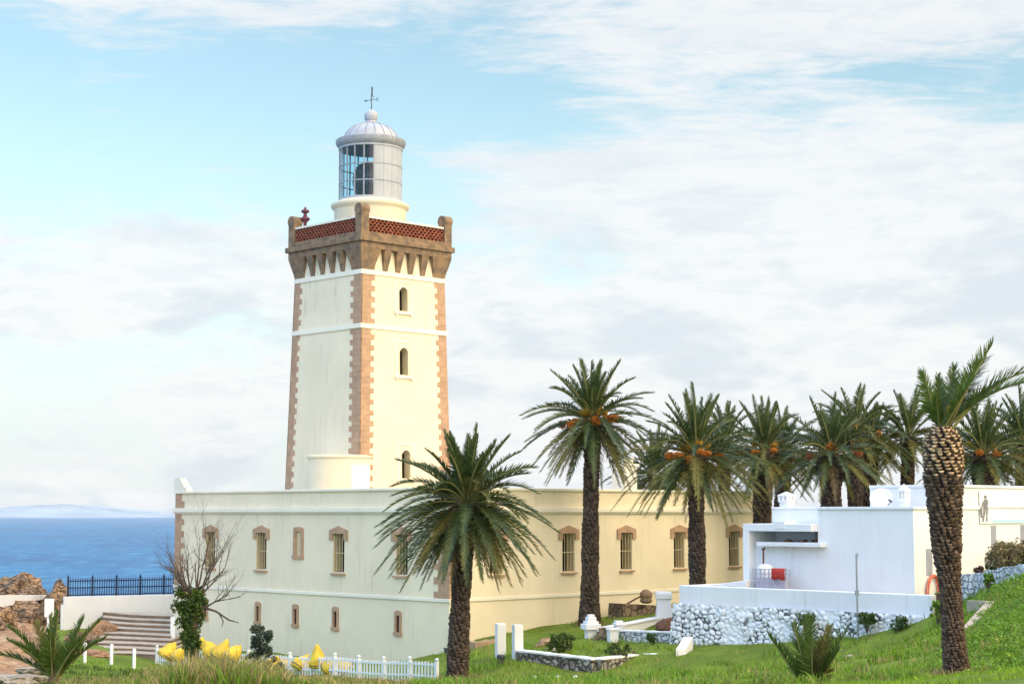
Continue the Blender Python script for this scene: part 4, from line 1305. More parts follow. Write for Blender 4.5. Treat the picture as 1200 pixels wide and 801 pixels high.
    b.bar((HX - .4, yb, zat(661, 63)), (HX - .5, yb, zf), .04, .03)
    tag(b.build('wooden_prop', M['rust'], None, loc=NH, rz=PHI), 'short brown wooden prop leaning above the wire crate', 'plank')
    b = MB(); b.lathe([(.26, zf), (.34, zf + .35), (.36, zt_ + .02), (.22, zt_ + .16), (.0, zt_ + .19)], 12, c=(HX - .3, along(NH + EX * (HX - .3), EY, 896)), caps=False)
    tag(b.build('covered_drum', M['white_clean'], None, loc=NH, rz=PHI, smooth='all'), 'white covered drum behind the wire crate', 'drum')
    # grey slab lying on the parapet, left end
    b = MB(); y0, y1 = along(NH + EX * 1.2, EY, 873), along(NH + EX * 1.2, EY, 838); b.hexa([(1.2, y0, zf), (2.2, y0, zf), (2.2, y1, zf), (1.2, y1, zf), (1.2, y0, ZT + .22), (2.2, y0, ZT + .22), (2.2, y1, ZT + .02), (1.2, y1, ZT + .02)])
    tag(b.build('trough', M['white'], None, loc=NH, rz=PHI, bevel=.03), 'low sloping white trough behind the terrace wall', 'trough')
    # thin pole in front of the rubble
    b = MB(); p = NH - EX * .55; yp = along(p, EY, 1002.5); pp = p + EY * yp; gz = G(pp.x, pp.y)
    b.tube([(0, 0, gz - .2), (0, 0, zat(651, pp.y))], .035, 8); b.tube([(0, 0, zat(694, pp.y) - .1), (0, 0, zat(694, pp.y) + .08)], .075, 8); b.tube([(0, 0, zat(653, pp.y)), (.03, 0, zat(650, pp.y) + .06)], .05, 6)
    tag(b.build('pole', M['steel'], None, loc=(pp.x, pp.y, 0)), 'thin grey metal pole standing before the rubble wall', 'pole')
    b = MB(); b.bar((-.02, -.28, -5), (-.02, -.28, ZT + .02), .14, .14); b.bar((-.02, -.28, ZT + .022), (-.02, -.28, ZT + .08), .18, .18)
    tag(b.build('gate_post', M['rust'], None, loc=NH, rz=PHI), 'rusty brown gate post at the end of the terrace wall', 'post')


build_house()


# ------------------------------------------------------------------ rough walls, rocks
def rough_wall(name, pts, zt, zb, th, m, label, cat='wall', cap=None, amp=.05, seed=0, capt=.07):
    """a rubble wall along points with per-point tops; cap = painted coping part"""
    pts = [Vector((p[0], p[1], 0)) for p in pts]
    P2 = []; T2 = []; B2 = []
    for i in range(len(pts) - 1):
        n = max(2, int((pts[i + 1] - pts[i]).length / .18))
        for j in range(n + (1 if i == len(pts) - 2 else 0)):
            t = j / n; P2.append(pts[i].lerp(pts[i + 1], t)); T2.append(zt[i] + (zt[i + 1] - zt[i]) * t); B2.append(zb[i] + (zb[i + 1] - zb[i]) * t)
    o = P2[len(P2) // 2]
    n = len(P2); L = []; prof = 7
    nm = []
    for i in range(n):
        t = (P2[min(i + 1, n - 1)] - P2[max(i - 1, 0)]).normalized(); nm.append(Vector((t.y, -t.x, 0)))
    b = MB(); vs = []
    for i in range(n):
        for j in range(prof * 2):
            f = j % prof / (prof - 1); sg = 1 if j < prof else -1
            if sg < 0: f = 1 - f
            z = B2[i] + (T2[i] - B2[i]) * f
            p = P2[i] + nm[i] * sg * (th / 2 + .06 * (1 - f))
            k = amp * mnoise.noise(Vector((p.x * 3 + seed, p.y * 3, z * 3))) * (1 if f > .05 else 0)
            p = p + nm[i] * sg * k - o
            vs.append((p.x, p.y, z + (k * .6 if f > .9 else 0)))
    m2 = prof * 2
    fs = [(i * m2 + j, (i + 1) * m2 + j, (i + 1) * m2 + (j + 1) % m2, i * m2 + (j + 1) % m2) for i in range(n - 1) for j in range(m2)]
    fs += [tuple(range(m2)), tuple((n - 1) * m2 + j for j in reversed(range(m2)))]
    b.add(vs, fs)
    if cap is None:
        return tag(b.build(name, m, None, loc=(o.x, o.y, 0), smooth=True), label, cat)
    e = empty(name, (o.x, o.y, 0), 0, label, cat)
    b.build('wall_face', m, e, smooth=True)
    b = MB(); vs = []
    for i in range(n):
        w = th / 2 + .05
        jz = .02 * mnoise.noise(Vector((i * .4, seed, 2)))
        for sg, dz in ((1, .01), (1, capt), (-1, capt), (-1, .01)):
            p = P2[i] + nm[i] * sg * w - o; vs.append((p.x, p.y, T2[i] + dz + jz))
    fs = [(i * 4 + j, (i + 1) * 4 + j, (i + 1) * 4 + (j + 1) % 4, i * 4 + (j + 1) % 4) for i in range(n - 1) for j in range(4)] + [(0, 1, 2, 3), tuple((n - 1) * 4 + j for j in (3, 2, 1, 0))]
    b.add(vs, fs); b.build('coping', cap, e)
    return e


def rock(name, p, size, m, label, seed, cat='rock', group=None, flat=0.0, sub=5, rz=0):
    bm = bmesh.new(); bmesh.ops.create_icosphere(bm, subdivisions=sub, radius=1)
    sd = Vector((seed * 3.7, seed * 1.3, seed * 2.1))
    for v in bm.verts:
        c = v.co.copy()
        r = .9 + .45 * mnoise.ridged_multi_fractal(c * 0.8 + sd, 0.9, 2.2, 6, 1.0, 2.0) * .4 + .22 * mnoise.fractal(c * 2.2 + sd, .8, 2.2, 5) + .25 * mnoise.noise(c * 1.1 + sd) + .06 * mnoise.fractal(c * 6 + sd, .8, 2.2, 4)
        c *= r
        if flat and c.z > flat: c.z = flat + (c.z - flat) * .12
        v.co = Vector((c.x * size[0], c.y * size[1], c.z * size[2]))
    me = bpy.data.meshes.new(name); bm.to_mesh(me); bm.free(); me.materials.append(m)
    me.polygons.foreach_set('use_smooth', [True] * len(me.polygons)); me.set_sharp_from_angle(angle=R(32))
    o = bpy.data.objects.new(name, me); o.location = p; o.rotation_euler = (0, 0, rz); link(o)
    return tag(o, label, cat, group)


def px_rock(name, px, py, Y, w, h, d, m, label, seed, **kw):
    """rock whose top is seen at py; w,h in photo pixels"""
    s = Y / FPX; p = P(px, py, Y)
    return rock(name, (p.x, p.y, p.z - h * s * .55), (w * s * .5, d, h * s * .6), m, label, seed, **kw)


px_rock('boulder', 14, 678, 104, 66, 44, 1.6, M['rock'], 'brown craggy boulder at the left edge against the sea', 1)
px_rock('boulder', 66, 694, 102, 40, 60, 1.3, M['rock'], 'grey brown boulder beside the end of the white fence wall', 2)
px_rock('boulder', 30, 711, 98, 70, 40, 1.4, M['rock'], 'wide fissured rock below the low white wall', 3)
px_rock('boulder', -4, 722, 92, 60, 60, 1.5, M['rock'], 'rusty rock bank running out of the left edge', 4)
px_rock('boulder', 120, 730, 91, 32, 26, .8, mat('ochre_rock', (.42, .24, .12), .92, .3, 1.2, .2, .8, 4, col2=(.22, .15, .10)), 'ochre rock lying on the grey steps', 6)
px_rock('boulder', 96, 744, 88, 44, 30, .9, M['rock'], 'broken rock at the left foot of the steps', 7)
px_rock('boulder', 104, 762, 82, 46, 14, .6, mat('red_rock', (.36, .21, .13), .92, .3, 1.2, .2, .8, 4), 'low reddish rock below the lowest step', 8)
px_rock('boulder', 20, 786, 55, 60, 16, .6, M['rock_pale'], 'pale flat rock slab in the grass beside the young palm', 9, flat=.4)
px_rock('boulder', 38, 779, 60, 30, 10, .4, M['rock_pale'], 'small pale rock behind the young palm', 10, flat=.4)
for i, (px, py, Y, w, h, lb) in enumerate(((1055, 768, 48, 42, 9, 'flat grey stone slab lying in the bright grass'), (1086, 751, 51.5, 44, 12, 'thick grey rock beside the big palm trunk'), (1095, 742, 53, 26, 9, 'small squared stone at the foot of the rubble wall'), (1003, 762, 54, 28, 16, 'pale leaning slab at the foot of the thin pole'))):
    px_rock('stone_slab', px, py, Y, w, h, .35, M['rock_pale'], lb, 20 + i, flat=.35, sub=3)


# ------------------------------------------------------------------ seaward walls, steps, fences
def seaward():
    a, c = P(78, 601, 96), P(216, 601, 99)
    wp = empty('fence_wall', (a.x, a.y, 0), math.atan2(c.y - a.y, c.x - a.x), 'white wall carrying the blue iron fence above the steps', 'wall')
    L = (c - a).length; zt = zat(698.5, 96.3)
    b = MB(); b.box(0, L, 0, .3, -9, zt); b.build('wall', M['white'], wp, bevel=.02)
    b = MB(); b.box(-.14, -.002, .05, .25, -9, zt - .45); b.build('end_pier', M['white_clean'], wp)
    f = empty('iron_fence', (a.x, a.y, 0), wp.rotation_euler.z, 'dark blue iron railing on the white wall against the sea', 'fence')
    h = zat(677.5, 96.3) - zt
    s0 = .22; posts = [s0 + 1.36 * i for i in range(5)]
    for s in posts:
        b = MB(); b.box(s - .05, s + .05, .1, .2, zt, zt + h + .05); b.lathe([(.05, zt + h + .05), (.065, zt + h + .09), (.03, zt + h + .15), (.0, zt + h + .22)], 8, c=(s, .15)); b.build('post', M['blue_iron'], f)
    b = MB()
    for z in (zt + .08, zt + h * .48, zt + h * .86): b.box(s0, L, .13, .17, z - .03, z + .03)
    b.build('rail', M['blue_iron'], f)
    b = MB(); s = s0
    while s < L:
        b.box(s - .018, s + .018, .132, .168, zt + .03, zt + h); s += .136
    b.build('bars', M['blue_iron'], f)
    # low white wall at the left edge
    p, q = P(-14, 705, 94), P(53, 698.5, 104)
    b = MB(); v = []
    for pt, hh in ((p, .75), (q, .22)):
        n = Vector((q.y - p.y, -(q.x - p.x), 0)).normalized() * .2
        v.append((pt, n, hh))
    c8 = []
    for zz in (0, 1):
        for (pt, n, hh), sg in ((v[0], 1), (v[1], 1), (v[1], -1), (v[0], -1)):
            t = pt + n * sg - p; t.z += (hh * .5 if zz else -hh * .5); c8.append(t)
    b.hexa(c8); tag(b.build('low_wall', M['white_clean'], None, loc=p), 'low white wall running over the rocks at the left edge', 'wall')
    # steps
    st = empty('stone_steps', P(159, 764, 84), 0, 'weathered grey concrete steps turning a corner below the white wall', 'steps')
    o = st.location; n = 9
    for i in range(n):
        t = i / (n - 1)
        Y = 84 + 10.5 * t; z = zat(764.5 + (719.5 - 764.5) * t, Y)
        ri = P(200.5 - 1.0 * t, 740, Y - 1.2); co = P(159 - t * 4, 740, Y); le = P(88 + t * 34 if i != 4 else 104, 740, Y + .4 + 2.0 * t)
        poly = [(le.x - o.x, le.y - o.y), (co.x - o.x, co.y - o.y), (ri.x - o.x, ri.y - o.y), (ri.x - o.x + .2, 98 - o.y - 2), (le.x - o.x - .2, 98 - o.y - 1)]
        b = MB(); b.prism(poly, -2.2, z - .045 - o.z, 0)
        # paler tread slab with a nosing
        poly2 = [(x, y - (.04 if k < 3 else 0)) for k, (x, y) in enumerate(poly)]
        b.prism(poly2, z - .043 - o.z, z - o.z, 1)
        b.build('step', [M['concrete'], M['concrete_pale']], st)
    b = MB(); p = P(203, 735, 88.3); b.box(-.12, .12, -.12, .12, -8, zat(722, 88.3))
    tag(b.build('white_post', M['white_clean'], None, loc=(p.x, p.y, 0)), 'narrow white post closing the right end of the steps', 'post')
    # notice post
    p = P(57, 740, 86); s = 86 / FPX; g = G(p.x, p.y)
    sg = empty('signpost', (p.x, p.y, g), 0, 'blank white board on a post behind the young palm', 'sign')
    b = MB(); b.box(-.09, .09, -.05, .05, -.4, zat(722, 86) - g); b.build('post', M['white_clean'], sg)
    b = MB(); b.box(-5.2 * s, 5.2 * s, -.07, .07, zat(722.5, 86) - g + .003, zat(701, 86) - g); b.build('board', M['white_clean'], sg, bevel=.01)
    # three bare fence posts left of the picket fence
    lab = ('white fence post nearest the young palm', 'white fence post midway before the steps', 'white fence post nearest the picket fence')
    for (px, py, Y), lb in zip(((100, 752.5, 77.5), (131, 754, 76), (157.5, 759.5, 74)), lab):
        p = P(px, py, Y); g = G(p.x, p.y)
        b = MB(); r = .075; b.lathe([(r, -.3), (r, p.z - g - .05), (r * .7, p.z - g), (0, p.z - g + .015)], 12, caps=False)
        tag(b.build('fence_post', M['white_clean'], None, loc=(p.x, p.y, g), smooth=True), lb, 'post', 'white posts before the steps')
    # picket fence
    a, c = P(512, 776, 64), P(184, 760, 82.5)
    L = (c - a).length; d = (c - a) / L; ang = math.atan2(d.y, d.x)
    pf = empty('picket_fence', (a.x, a.y, 0), ang, 'low white picket fence before the yellow buoys', 'fence')
    nP = 13
    hz = lambda s: a.z + (c.z - a.z) * s / Lh + .03 * math.sin(s * 1.1)
    Lh = math.hypot(c.x - a.x, c.y - a.y)
    sp = [Lh * i / nP for i in range(nP + 1)]
    for i, s in enumerate(sp):
        zt = hz(s); b = MB(); g = G(a.x + math.cos(ang) * s, a.y + math.sin(ang) * s)
        b.box(s - .055, s + .055, -.06, .06, min(g, zt - .8) - .3, zt + .05); b.lathe([(.04, zt + .05), (.075, zt + .09), (.075, zt + .13), (.03, zt + .17), (0, zt + .18)], 10, c=(s, 0)); b.build('post', M['white_clean'], pf)
    rng = random.Random(2)
    for i in range(nP):
        b = MB(); s0, s1 = sp[i] + .06, sp[i + 1] - .06
        k = 8
        for j in range(k):
            s = s0 + (s1 - s0) * (j + .5) / k; zt = hz(s) + rng.uniform(-.015, .015); w = .042
            tl = rng.uniform(-.012, .012)
            b.hexa([(s - w, -.03, zt - .78), (s + w, -.03, zt - .78), (s + w, -.008, zt - .78), (s - w, -.008, zt - .78), (s - w + tl, -.03, zt), (s + w + tl, -.03, zt), (s + w + tl, -.008, zt), (s - w + tl, -.008, zt)])
        for dz in (.10, .52):
            b.bar((s0 - .01, .012, hz(s0) - dz), (s1 + .01, .012, hz(s1) - dz), .03, .07)
        b.build('picket_panel', M['white_clean'], pf)


seaward()


# ------------------------------------------------------------------ yellow buoys behind the fence
def buoys():
    spots = [(196, 747, 77.5, 9, 1.0, 'rounded yellow buoy at the left end of the picket fence'), (209, 752, 76.5, 7, .8, 'yellow buoy half behind the ivy trunk'),
             (234, 741, 80, 6, .5, 'small yellow buoy just right of the ivy trunk'), (247, 744, 77, 9, .9, 'yellow buoy tilted left with its tip up'), (259, 744, 75, 10, .7, 'fat yellow buoy leaning right with a blunt tip'),
             (272, 750, 73.5, 9, 1.1, 'yellow buoy lying down left of the grey shrub'), (319, 763, 73, 7, 1.0, 'low yellow buoy just right of the grey shrub'), (334, 765, 73.5, 6, 1.2, 'yellow buoy mostly hidden behind the pickets'),
             (352, 762, 72, 9, 1.2, 'domed yellow buoy left of the pointed one'), (372, 753, 71, 8, .0, 'upright yellow buoy with a sharp pointed cone'), (388, 764, 70.5, 10, 1.25, 'yellow buoy lying right of the pointed one'), (405, 767, 70, 8, 1.3, 'dark edged yellow buoy at the right end of the row')]
    for i, (px, py, Y, rpx, tilt, lb) in enumerate(spots):
        s = Y / FPX; r = rpx * s * 1.12
        p = P(px, py + 5 if tilt else py + 1, Y)
        H = 2.15 * r if tilt else 3.0 * r
        e = empty('buoy', (0, 0, 0), 0, lb, 'buoy', 'yellow buoys stacked behind the picket fence')
        b = MB(); b.lathe([(.0, 0), (r * .5, 0), (r * .9, 0.0), (r, r * .12), (r * 1.0, r * .45), (r, r * .75), (r * .92, r * .95), (r * .80, H * .55), (r * .66, H * .65), (r * .50, H * .76), (r * .34, H * .86), (r * .18, H * .95), (r * .08, H), (0, H * 1.01)], 24, caps=False); 
        b.v = [tuple(Vector(v) * (1 + .16 * mnoise.noise(Vector(v) * (1.6 / r) + Vector((i * 5.1, 0, 0))) + .05 * mnoise.noise(Vector(v) * (4.5 / r) + Vector((i * 2.3, 1, 0))))) for v in b.v]
        b.build('body', M['yellow'], e, smooth='all')
        b = MB(); b.lathe([(r * 1.0, r * .20), (r * 1.05, r * .22), (r * 1.05, r * .32), (r * 1.0, r * .34)], 20, caps=False); b.build('band', M['dark_metal'], e)
        dirn = -1 if i % 4 == 3 else 1
        e.rotation_euler = (R(15 * math.sin(i * 2.1)), tilt * dirn * .60, R(20 * math.cos(i * 1.7)))
        bpy.context.view_layer.update()
        mt = e.rotation_euler.to_matrix()
        zmax = max((mt @ Vector(v)).z for v in [(rr * math.cos(a), rr * math.sin(a), z) for a in np.linspace(0, 6.28, 12) for rr, z in ((r, r * .75), (r, 0), (.1 * r, H), (.72 * r, H * .55))])
        mid = mt @ Vector((0, 0, H * .4))
        e.location = (p.x - mid.x * .7, p.y, p.z - zmax)


buoys()


# ------------------------------------------------------------------ garden before the sunlit side
def garden():
    def pier(px, py0, py1, Y, w, label, name='white_post', top=None):
        p = P(px, py0, Y); g = min(p.z, G(p.x, p.y)); h = zat(py1, Y) - g
        b = MB(); b.box(-w / 2, w / 2, -w / 2, w / 2, -.3, h)
        if top:
            z = h
            for ww, hh in top:
                b.box(-ww / 2, ww / 2, -ww / 2, ww / 2, z + .002, z + hh); z += hh
        return tag(b.build(name, M['white'], None, loc=(p.x, p.y, g), rz=PHI * .4, bevel=.015), label, 'post')
    pier(586.5, 763, 730, 65, .34, 'left of the two square white garden posts', 'garden_post')
    pier(606.5, 768, 731.5, 63.2, .34, 'right square white garden post joined to the rubble wall', 'garden_post')
    pier(692.5, 747, 737, 70, .42, 'squat white pier with stepped cap at the foot of the tall palm', 'garden_pier', ((.66, .22), (.5, .12), (.36, .16), (.25, .10)))
    pier(718, 749, 738, 68.5, .36, 'small white pier at the end of the low garden wall', 'garden_pier', ((.44, .08),))
    pier(725, 747, 732, 69.3, .30, 'second small white pier beside the garden steps', 'garden_pier', ((.40, .08), (.3, .10)))
    p = P(778, 724, 75.5); g = p.z - .2
    b = MB(); b.lathe([(.52, -.2), (.50, .3), (.42, .95), (.42, 1.02), (.50, 1.06), (.50, 1.28), (.44, 1.34), (.28, 1.37), (0, 1.37)], 4, caps=False, a0=PHI, a1=PHI + 2 * math.pi)
    tag(b.build('white_pedestal', M['white'], None, loc=(p.x, p.y, g), bevel=.02), 'tall tapered white pedestal before the station wall', 'pedestal')
    # rubble walls
    W_ = lambda px, Y: P(px, 601, Y)
    rough_wall('rubble_wall', [W_(609, 63), W_(697, 60.3)], [zat(763, 63), zat(773, 60.3)], [zat(790, 63), zat(800, 60.3)], .35, M['stone_garden'], 'low rubble garden wall with white coping running from the posts', cap=M['white'], seed=1)
    rough_wall('rubble_wall', [W_(698, 60.3), W_(743, 63.5)], [zat(773, 60.3), zat(768, 63.5)], [zat(800, 60.3), zat(790, 63.5)], .35, M['stone_garden'], 'short return of the rubble garden wall', cap=M['white'], seed=2)
    rough_wall('garden_wall', [W_(727, 69), W_(792, 66.5)], [zat(739.5, 69), zat(742, 66.5)], [zat(760, 69), zat(765, 66.5)], .30, M['stone_white'], 'low white garden wall ending at the terrace', cap=M['white'], seed=3)
    rough_wall('path_edge', [W_(703, 71), W_(776, 76)], [zat(737.5, 71), zat(723, 76)], [zat(748, 71), zat(735, 76)], .40, M['white'], 'white path edging running up to the pedestal', cat='kerb', cap=M['white'], seed=4, amp=.02)
    rough_wall('stone_planter', [W_(721, 79), W_(773, 81)], [zat(706.5, 79), zat(709, 81)], [zat(724, 79), zat(725, 81)], .9, M['stone_brown'], 'brown stone planter box against the station wall', cat='planter', seed=5)
    p, q = P(801, 745.5, 63.6), P(792, 760, 62.6)
    b = MB(); w = .38; e = Vector((.9, .3, 0)).normalized() * w
    b.hexa([q - Vector((0, 0, .7)) - p, q + e - Vector((0, 0, .7)) - p, p + e - Vector((0, 0, 1.1)) - p, Vector((0, 0, -1.1)), q - p, q + e - p, e, Vector((0, 0, 0))])
    tag(b.build('buttress', M['white'], None, loc=p, bevel=.02), 'small sloping white buttress at the left foot of the rubble base', 'buttress')
    # garden steps
    gs = empty('garden_steps', P(707, 748, 69), PHI * 0 - .3, 'three dark stone steps between the white piers', 'steps')
    for i in range(3):
        b = MB(); b.box(-.35, .55, i * .32, 1.2, -.3, .12 + i * .13); b.build('step', M['stone_brown'], gs)
    # brown earth ledge along the wall
    a, c = P(552, 757, 72.5), P(650, 747, 74.5)
    rough_wall('stone_ledge', [(a.x, a.y), (c.x, c.y)], [zat(752, 72.5), zat(742, 74.5)], [-7, -7], .8, mat('ledge', (.40, .27, .15), .9, .3, 2, .2, .5, 8, col2=(.27, .2, .13)), 'flat brown stone ledge at the foot of the sunlit wall', cat='ledge', seed=6, amp=.10)
    # odds and ends
    p = P(757, 707, 79.4)
    b = MB(); b.lathe([(.16, 0), (.30, .08), (.26, .25), (.30, .32), (.28, .48), (.14, .62), (0, .66)], 9, caps=False)
    tag(b.build('stone_urn', M['concrete'], None, loc=(p.x, p.y, zat(706.5, 79.4)), smooth=True), 'broken grey urn standing on the brown planter', 'urn')
    b = MB(); a, c = P(735, 707, 79), P(754, 697, 79.3); b.tube([(0, 0, 0), ((c - a).x * .5, 0, (c - a).z * .6), c - a], .045, 6)
    tag(b.build('bent_pipe', M['rust'], None, loc=a), 'rusty bent pipe leaning on the urn', 'pipe')
    p = P(587, 764, 63); b = MB(); b.lathe([(.10, -.1), (.10, .1), (.14, .12), (.16, .26), (.12, .32), (0, .33)], 12, caps=False)
    tag(b.build('spotlight', M['dark_metal'], None, loc=(p.x, p.y, G(p.x, p.y)), smooth=True), 'small dark garden spotlight at the foot of the left post', 'lamp')
    px_rock('garden_stone', 655, 756, 66, 26, 9, .4, M['rock_pale'], 'flat pale stone in the walled garden', 31, flat=.3, sub=3)
    px_rock('garden_stone', 640, 749, 69, 22, 9, .3, mat('brown_st', (.32, .2, .12), .9, .3, 2), 'rough brown stone below the sunlit wall', 32, sub=3)
    px_rock('garden_stone', 738, 762, 64, 14, 9, .25, M['rock'], 'small round stone before the low garden wall', 33, sub=3)
    px_rock('garden_stone', 763, 762, 63.5, 18, 8, .25, M['white'], 'whitewashed stone at the foot of the terrace', 34, sub=3, flat=.3)
    px_rock('garden_stone', 783, 725, 71, 26, 18, .4, M['rust'], 'dark brown rubble beside the terrace corner', 35, sub=3)
    # low white rail at the bottom of the view
    p = P(653, 797.0, 47); g = G(p.x, p.y)
    e = empty('garden_rail', (p.x, p.y, g), R(4), 'low white garden rail with one knob in the grass', 'rail')
    b = MB(); b.box(-.66, .55, -.04, .04, p.z - g - .07, p.z - g); b.build('rail', M['white_clean'], e)
    for x in (-.6, .03, .5):
        b = MB(); b.box(x - .05, x + .05, -.05, .05, -.3, p.z - g + .06); b.lathe([(.05, p.z - g + .06), (.07, p.z - g + .09), (.05, p.z - g + .13), (0, p.z - g + .14)], 8, c=(x, 0)); b.build('post', M['white_clean'], e)
    # rubble wall and concrete trough on the right bank
    pts = [P(1128, 601, 57.5), P(1150, 601, 57), P(1210, 601, 54), P(1290, 601, 51)]
    rough_wall('rubble_wall', pts, [zat(673, 57.5), zat(671, 57), zat(660, 54), zat(646, 51)], [-4.6, -4.3, -3.6, -3.0], .6, M['stone_white'], 'bright whitewashed rubble wall on the right bank', cap=None, seed=9, amp=.16)
    b = MB(); a = P(1133, 735, 47.2); c = P(1161, 704, 50.5)
    d = (c - a); n = Vector((d.y, -d.x, 0)).normalized() * .12
    for off, z0, z1 in ((0, 0, 0),):
        pts = [a, c, Vector((c.x, c.y, c.z - 1.5)), Vector((a.x, a.y, a.z - 1.2))]
        b.extr([p_ + n - a for p_ in pts], [p_ - n - a for p_ in pts])
    c2 = P(1134, 703, 51.5)
    pts = [c, c2, Vector((c2.x, c2.y, c2.z - 1.6)), Vector((c.x, c.y, c.z - 1.6))]; m2 = Vector((0, .12, 0))
    b.extr([p_ + m2 - a for p_ in pts], [p_ - m2 - a for p_ in pts])
    tag(b.build('concrete_trough', M['concrete_pale'], None, loc=a), 'angled concrete trough set into the bank beside the big palm', 'trough')


garden()

# ------------------------------------------------------------------ palms
def frond(rng, base, az, el, L, droop, wid, n, roll=0.0, vee=0.45, lw=.055, spine=.10, curve=0.0):
    """one feather leaf: returns quads (verts, faces, material flags: 0 leaflet, 1 rachis)"""
    d = np.array([math.cos(el) * math.cos(az), math.cos(el) * math.sin(az), math.sin(el)])
    lat = np.array([-math.sin(az), math.cos(az), 0.0])
    s = np.linspace(0, 1, n)

    def pos(s):
        s = np.asarray(s)[:, None]
        return base + d * L * s + np.array([0, 0, -1.0]) * droop * L * s ** 2 + lat * curve * L * s ** 2
    p = pos(s)
    t = d[None] * L + np.array([0, 0, -1.0])[None] * droop * L * 2 * s[:, None] + lat[None] * curve * L * 2 * s[:, None]
    t /= np.linalg.norm(t, axis=1, keepdims=True)
    sd = np.cross(np.cross(t, lat[None]), t); sd /= np.linalg.norm(sd, axis=1, keepdims=True)
    up = np.cross(t, sd)
    if up[0] @ np.array([-math.sin(el) * math.cos(az), -math.sin(el) * math.sin(az), math.cos(el)]) < 0: up = -up
    rl = roll + rng.normal(0, .10, n)
    sd, up = sd * np.cos(rl)[:, None] + up * np.sin(rl)[:, None], up * np.cos(rl)[:, None] - sd * np.sin(rl)[:, None]
    V = []; F = []; MI = []
    # leaflets
    k = s > spine
    q = (s[k] - spine) / (1 - spine)
    ln = wid * (np.clip(q / .16, .25, 1) * (1 - .62 * q ** 1.9)) * rng.uniform(.86, 1.08, k.sum())
    fwd = .62 + .55 * q ** 1.5
    off = 0
    for sg in (-1, 1):
        jit = rng.normal(0, .10, (k.sum(), 3))
        dr = sd[k] * sg * np.cos(fwd)[:, None] + t[k] * np.sin(fwd)[:, None] + up[k] * vee + jit + np.array([0, 0, -.12])
        dr /= np.linalg.norm(dr, axis=1, keepdims=True)
        a = p[k] - t[k] * lw * .5; b = p[k] + t[k] * lw * .5
        sag = np.array([0, 0, -1.0]) * (ln ** 2)[:, None] * .12
        mid = p[k] + dr * (ln * .55)[:, None] + sag * .3
        tip = p[k] + dr * ln[:, None] + sag
        nq = k.sum()
        v = np.concatenate([a, b, mid + t[k] * lw * .42, mid - t[k] * lw * .42, tip + t[k] * .006, tip - t[k] * .006])
        i = np.arange(nq)
        F.append(np.stack([i, i + nq, i + 2 * nq, i + 3 * nq], 1) + off)
        F.append(np.stack([i + 3 * nq, i + 2 * nq, i + 4 * nq, i + 5 * nq], 1) + off)
        MI.append(np.zeros(2 * nq, int)); V.append(v); off += len(v)
    # rachis
    m = 9; ss = np.linspace(0, 1, m); pr = pos(ss)
    ii = np.clip((ss * (n - 1)).astype(int), 0, n - 1)
    w = (.045 * (1 - ss) + .008)[:, None] * (L / 3.0) ** .5
    v = np.concatenate([pr + sd[ii] * w, pr - sd[ii] * w, pr - up[ii] * w * 1.2])
    i = np.arange(m - 1)
    for a_, b_ in ((0, 1), (1, 2), (2, 0)):
        F.append(np.stack([i + a_ * m, i + 1 + a_ * m, i + 1 + b_ * m, i + b_ * m], 1) + off)
        MI.append(np.ones(m - 1, int))
    V.append(v)
    return np.concatenate(V), np.concatenate(F), np.concatenate(MI)


def palm_crown(rng, nf0, L, n=52, wid=.44, lean=(0, 0), low=-62, dead=4, droop_s=1.0, lw=.06, upright=0.0):
    V = []; F = []; MI = []; off = 0; nf = int(nf0 * 1.15)
    for i in range(nf):
        t = (i + .5) / nf
        az = i * 2.39996 + rng.normal(0, .18)
        el = R(84 + (low - 84) * t ** (.88 - upright)) + rng.normal(0, .10)
        l = L * (1.0 - .22 * t) * (0.92 + .24 * math.sin(math.pi * min(t * 1.15, 1))) * rng.uniform(.88, 1.08)
        dr = (0.13 + .40 * math.sin(math.pi * min(max(t, 0), .8) / 1.1)) * rng.uniform(.75, 1.3) * droop_s
        if el < R(-25): dr *= .7
        r0 = .10 + .22 * t
        base = np.array([r0 * math.cos(az), r0 * math.sin(az), .30 - .62 * t])
        v, f, mi = frond(rng, base, az, el, l, dr, wid * rng.uniform(.85, 1.1), n, roll=rng.normal(0, .25), lw=lw, vee=.50 - .25 * t, curve=rng.normal(0, .05))
        if t > .93 and rng.random() < dead / 10: mm = 2
        elif t > .66 and rng.random() < .62: mm = 1
        elif t > .3 and rng.random() < .12: mm = 1
        else: mm = 0
        MI.append(np.where(mi == 1, 3, mm)); V.append(v); F.append(f + off); off += len(v)
    V = np.concatenate(V)
    V[:, 0] += lean[0] * np.clip(V[:, 2], -2, 3); V[:, 1] += lean[1] * np.clip(V[:, 2], -2, 3)
    return V, np.concatenate(F), np.concatenate(MI)


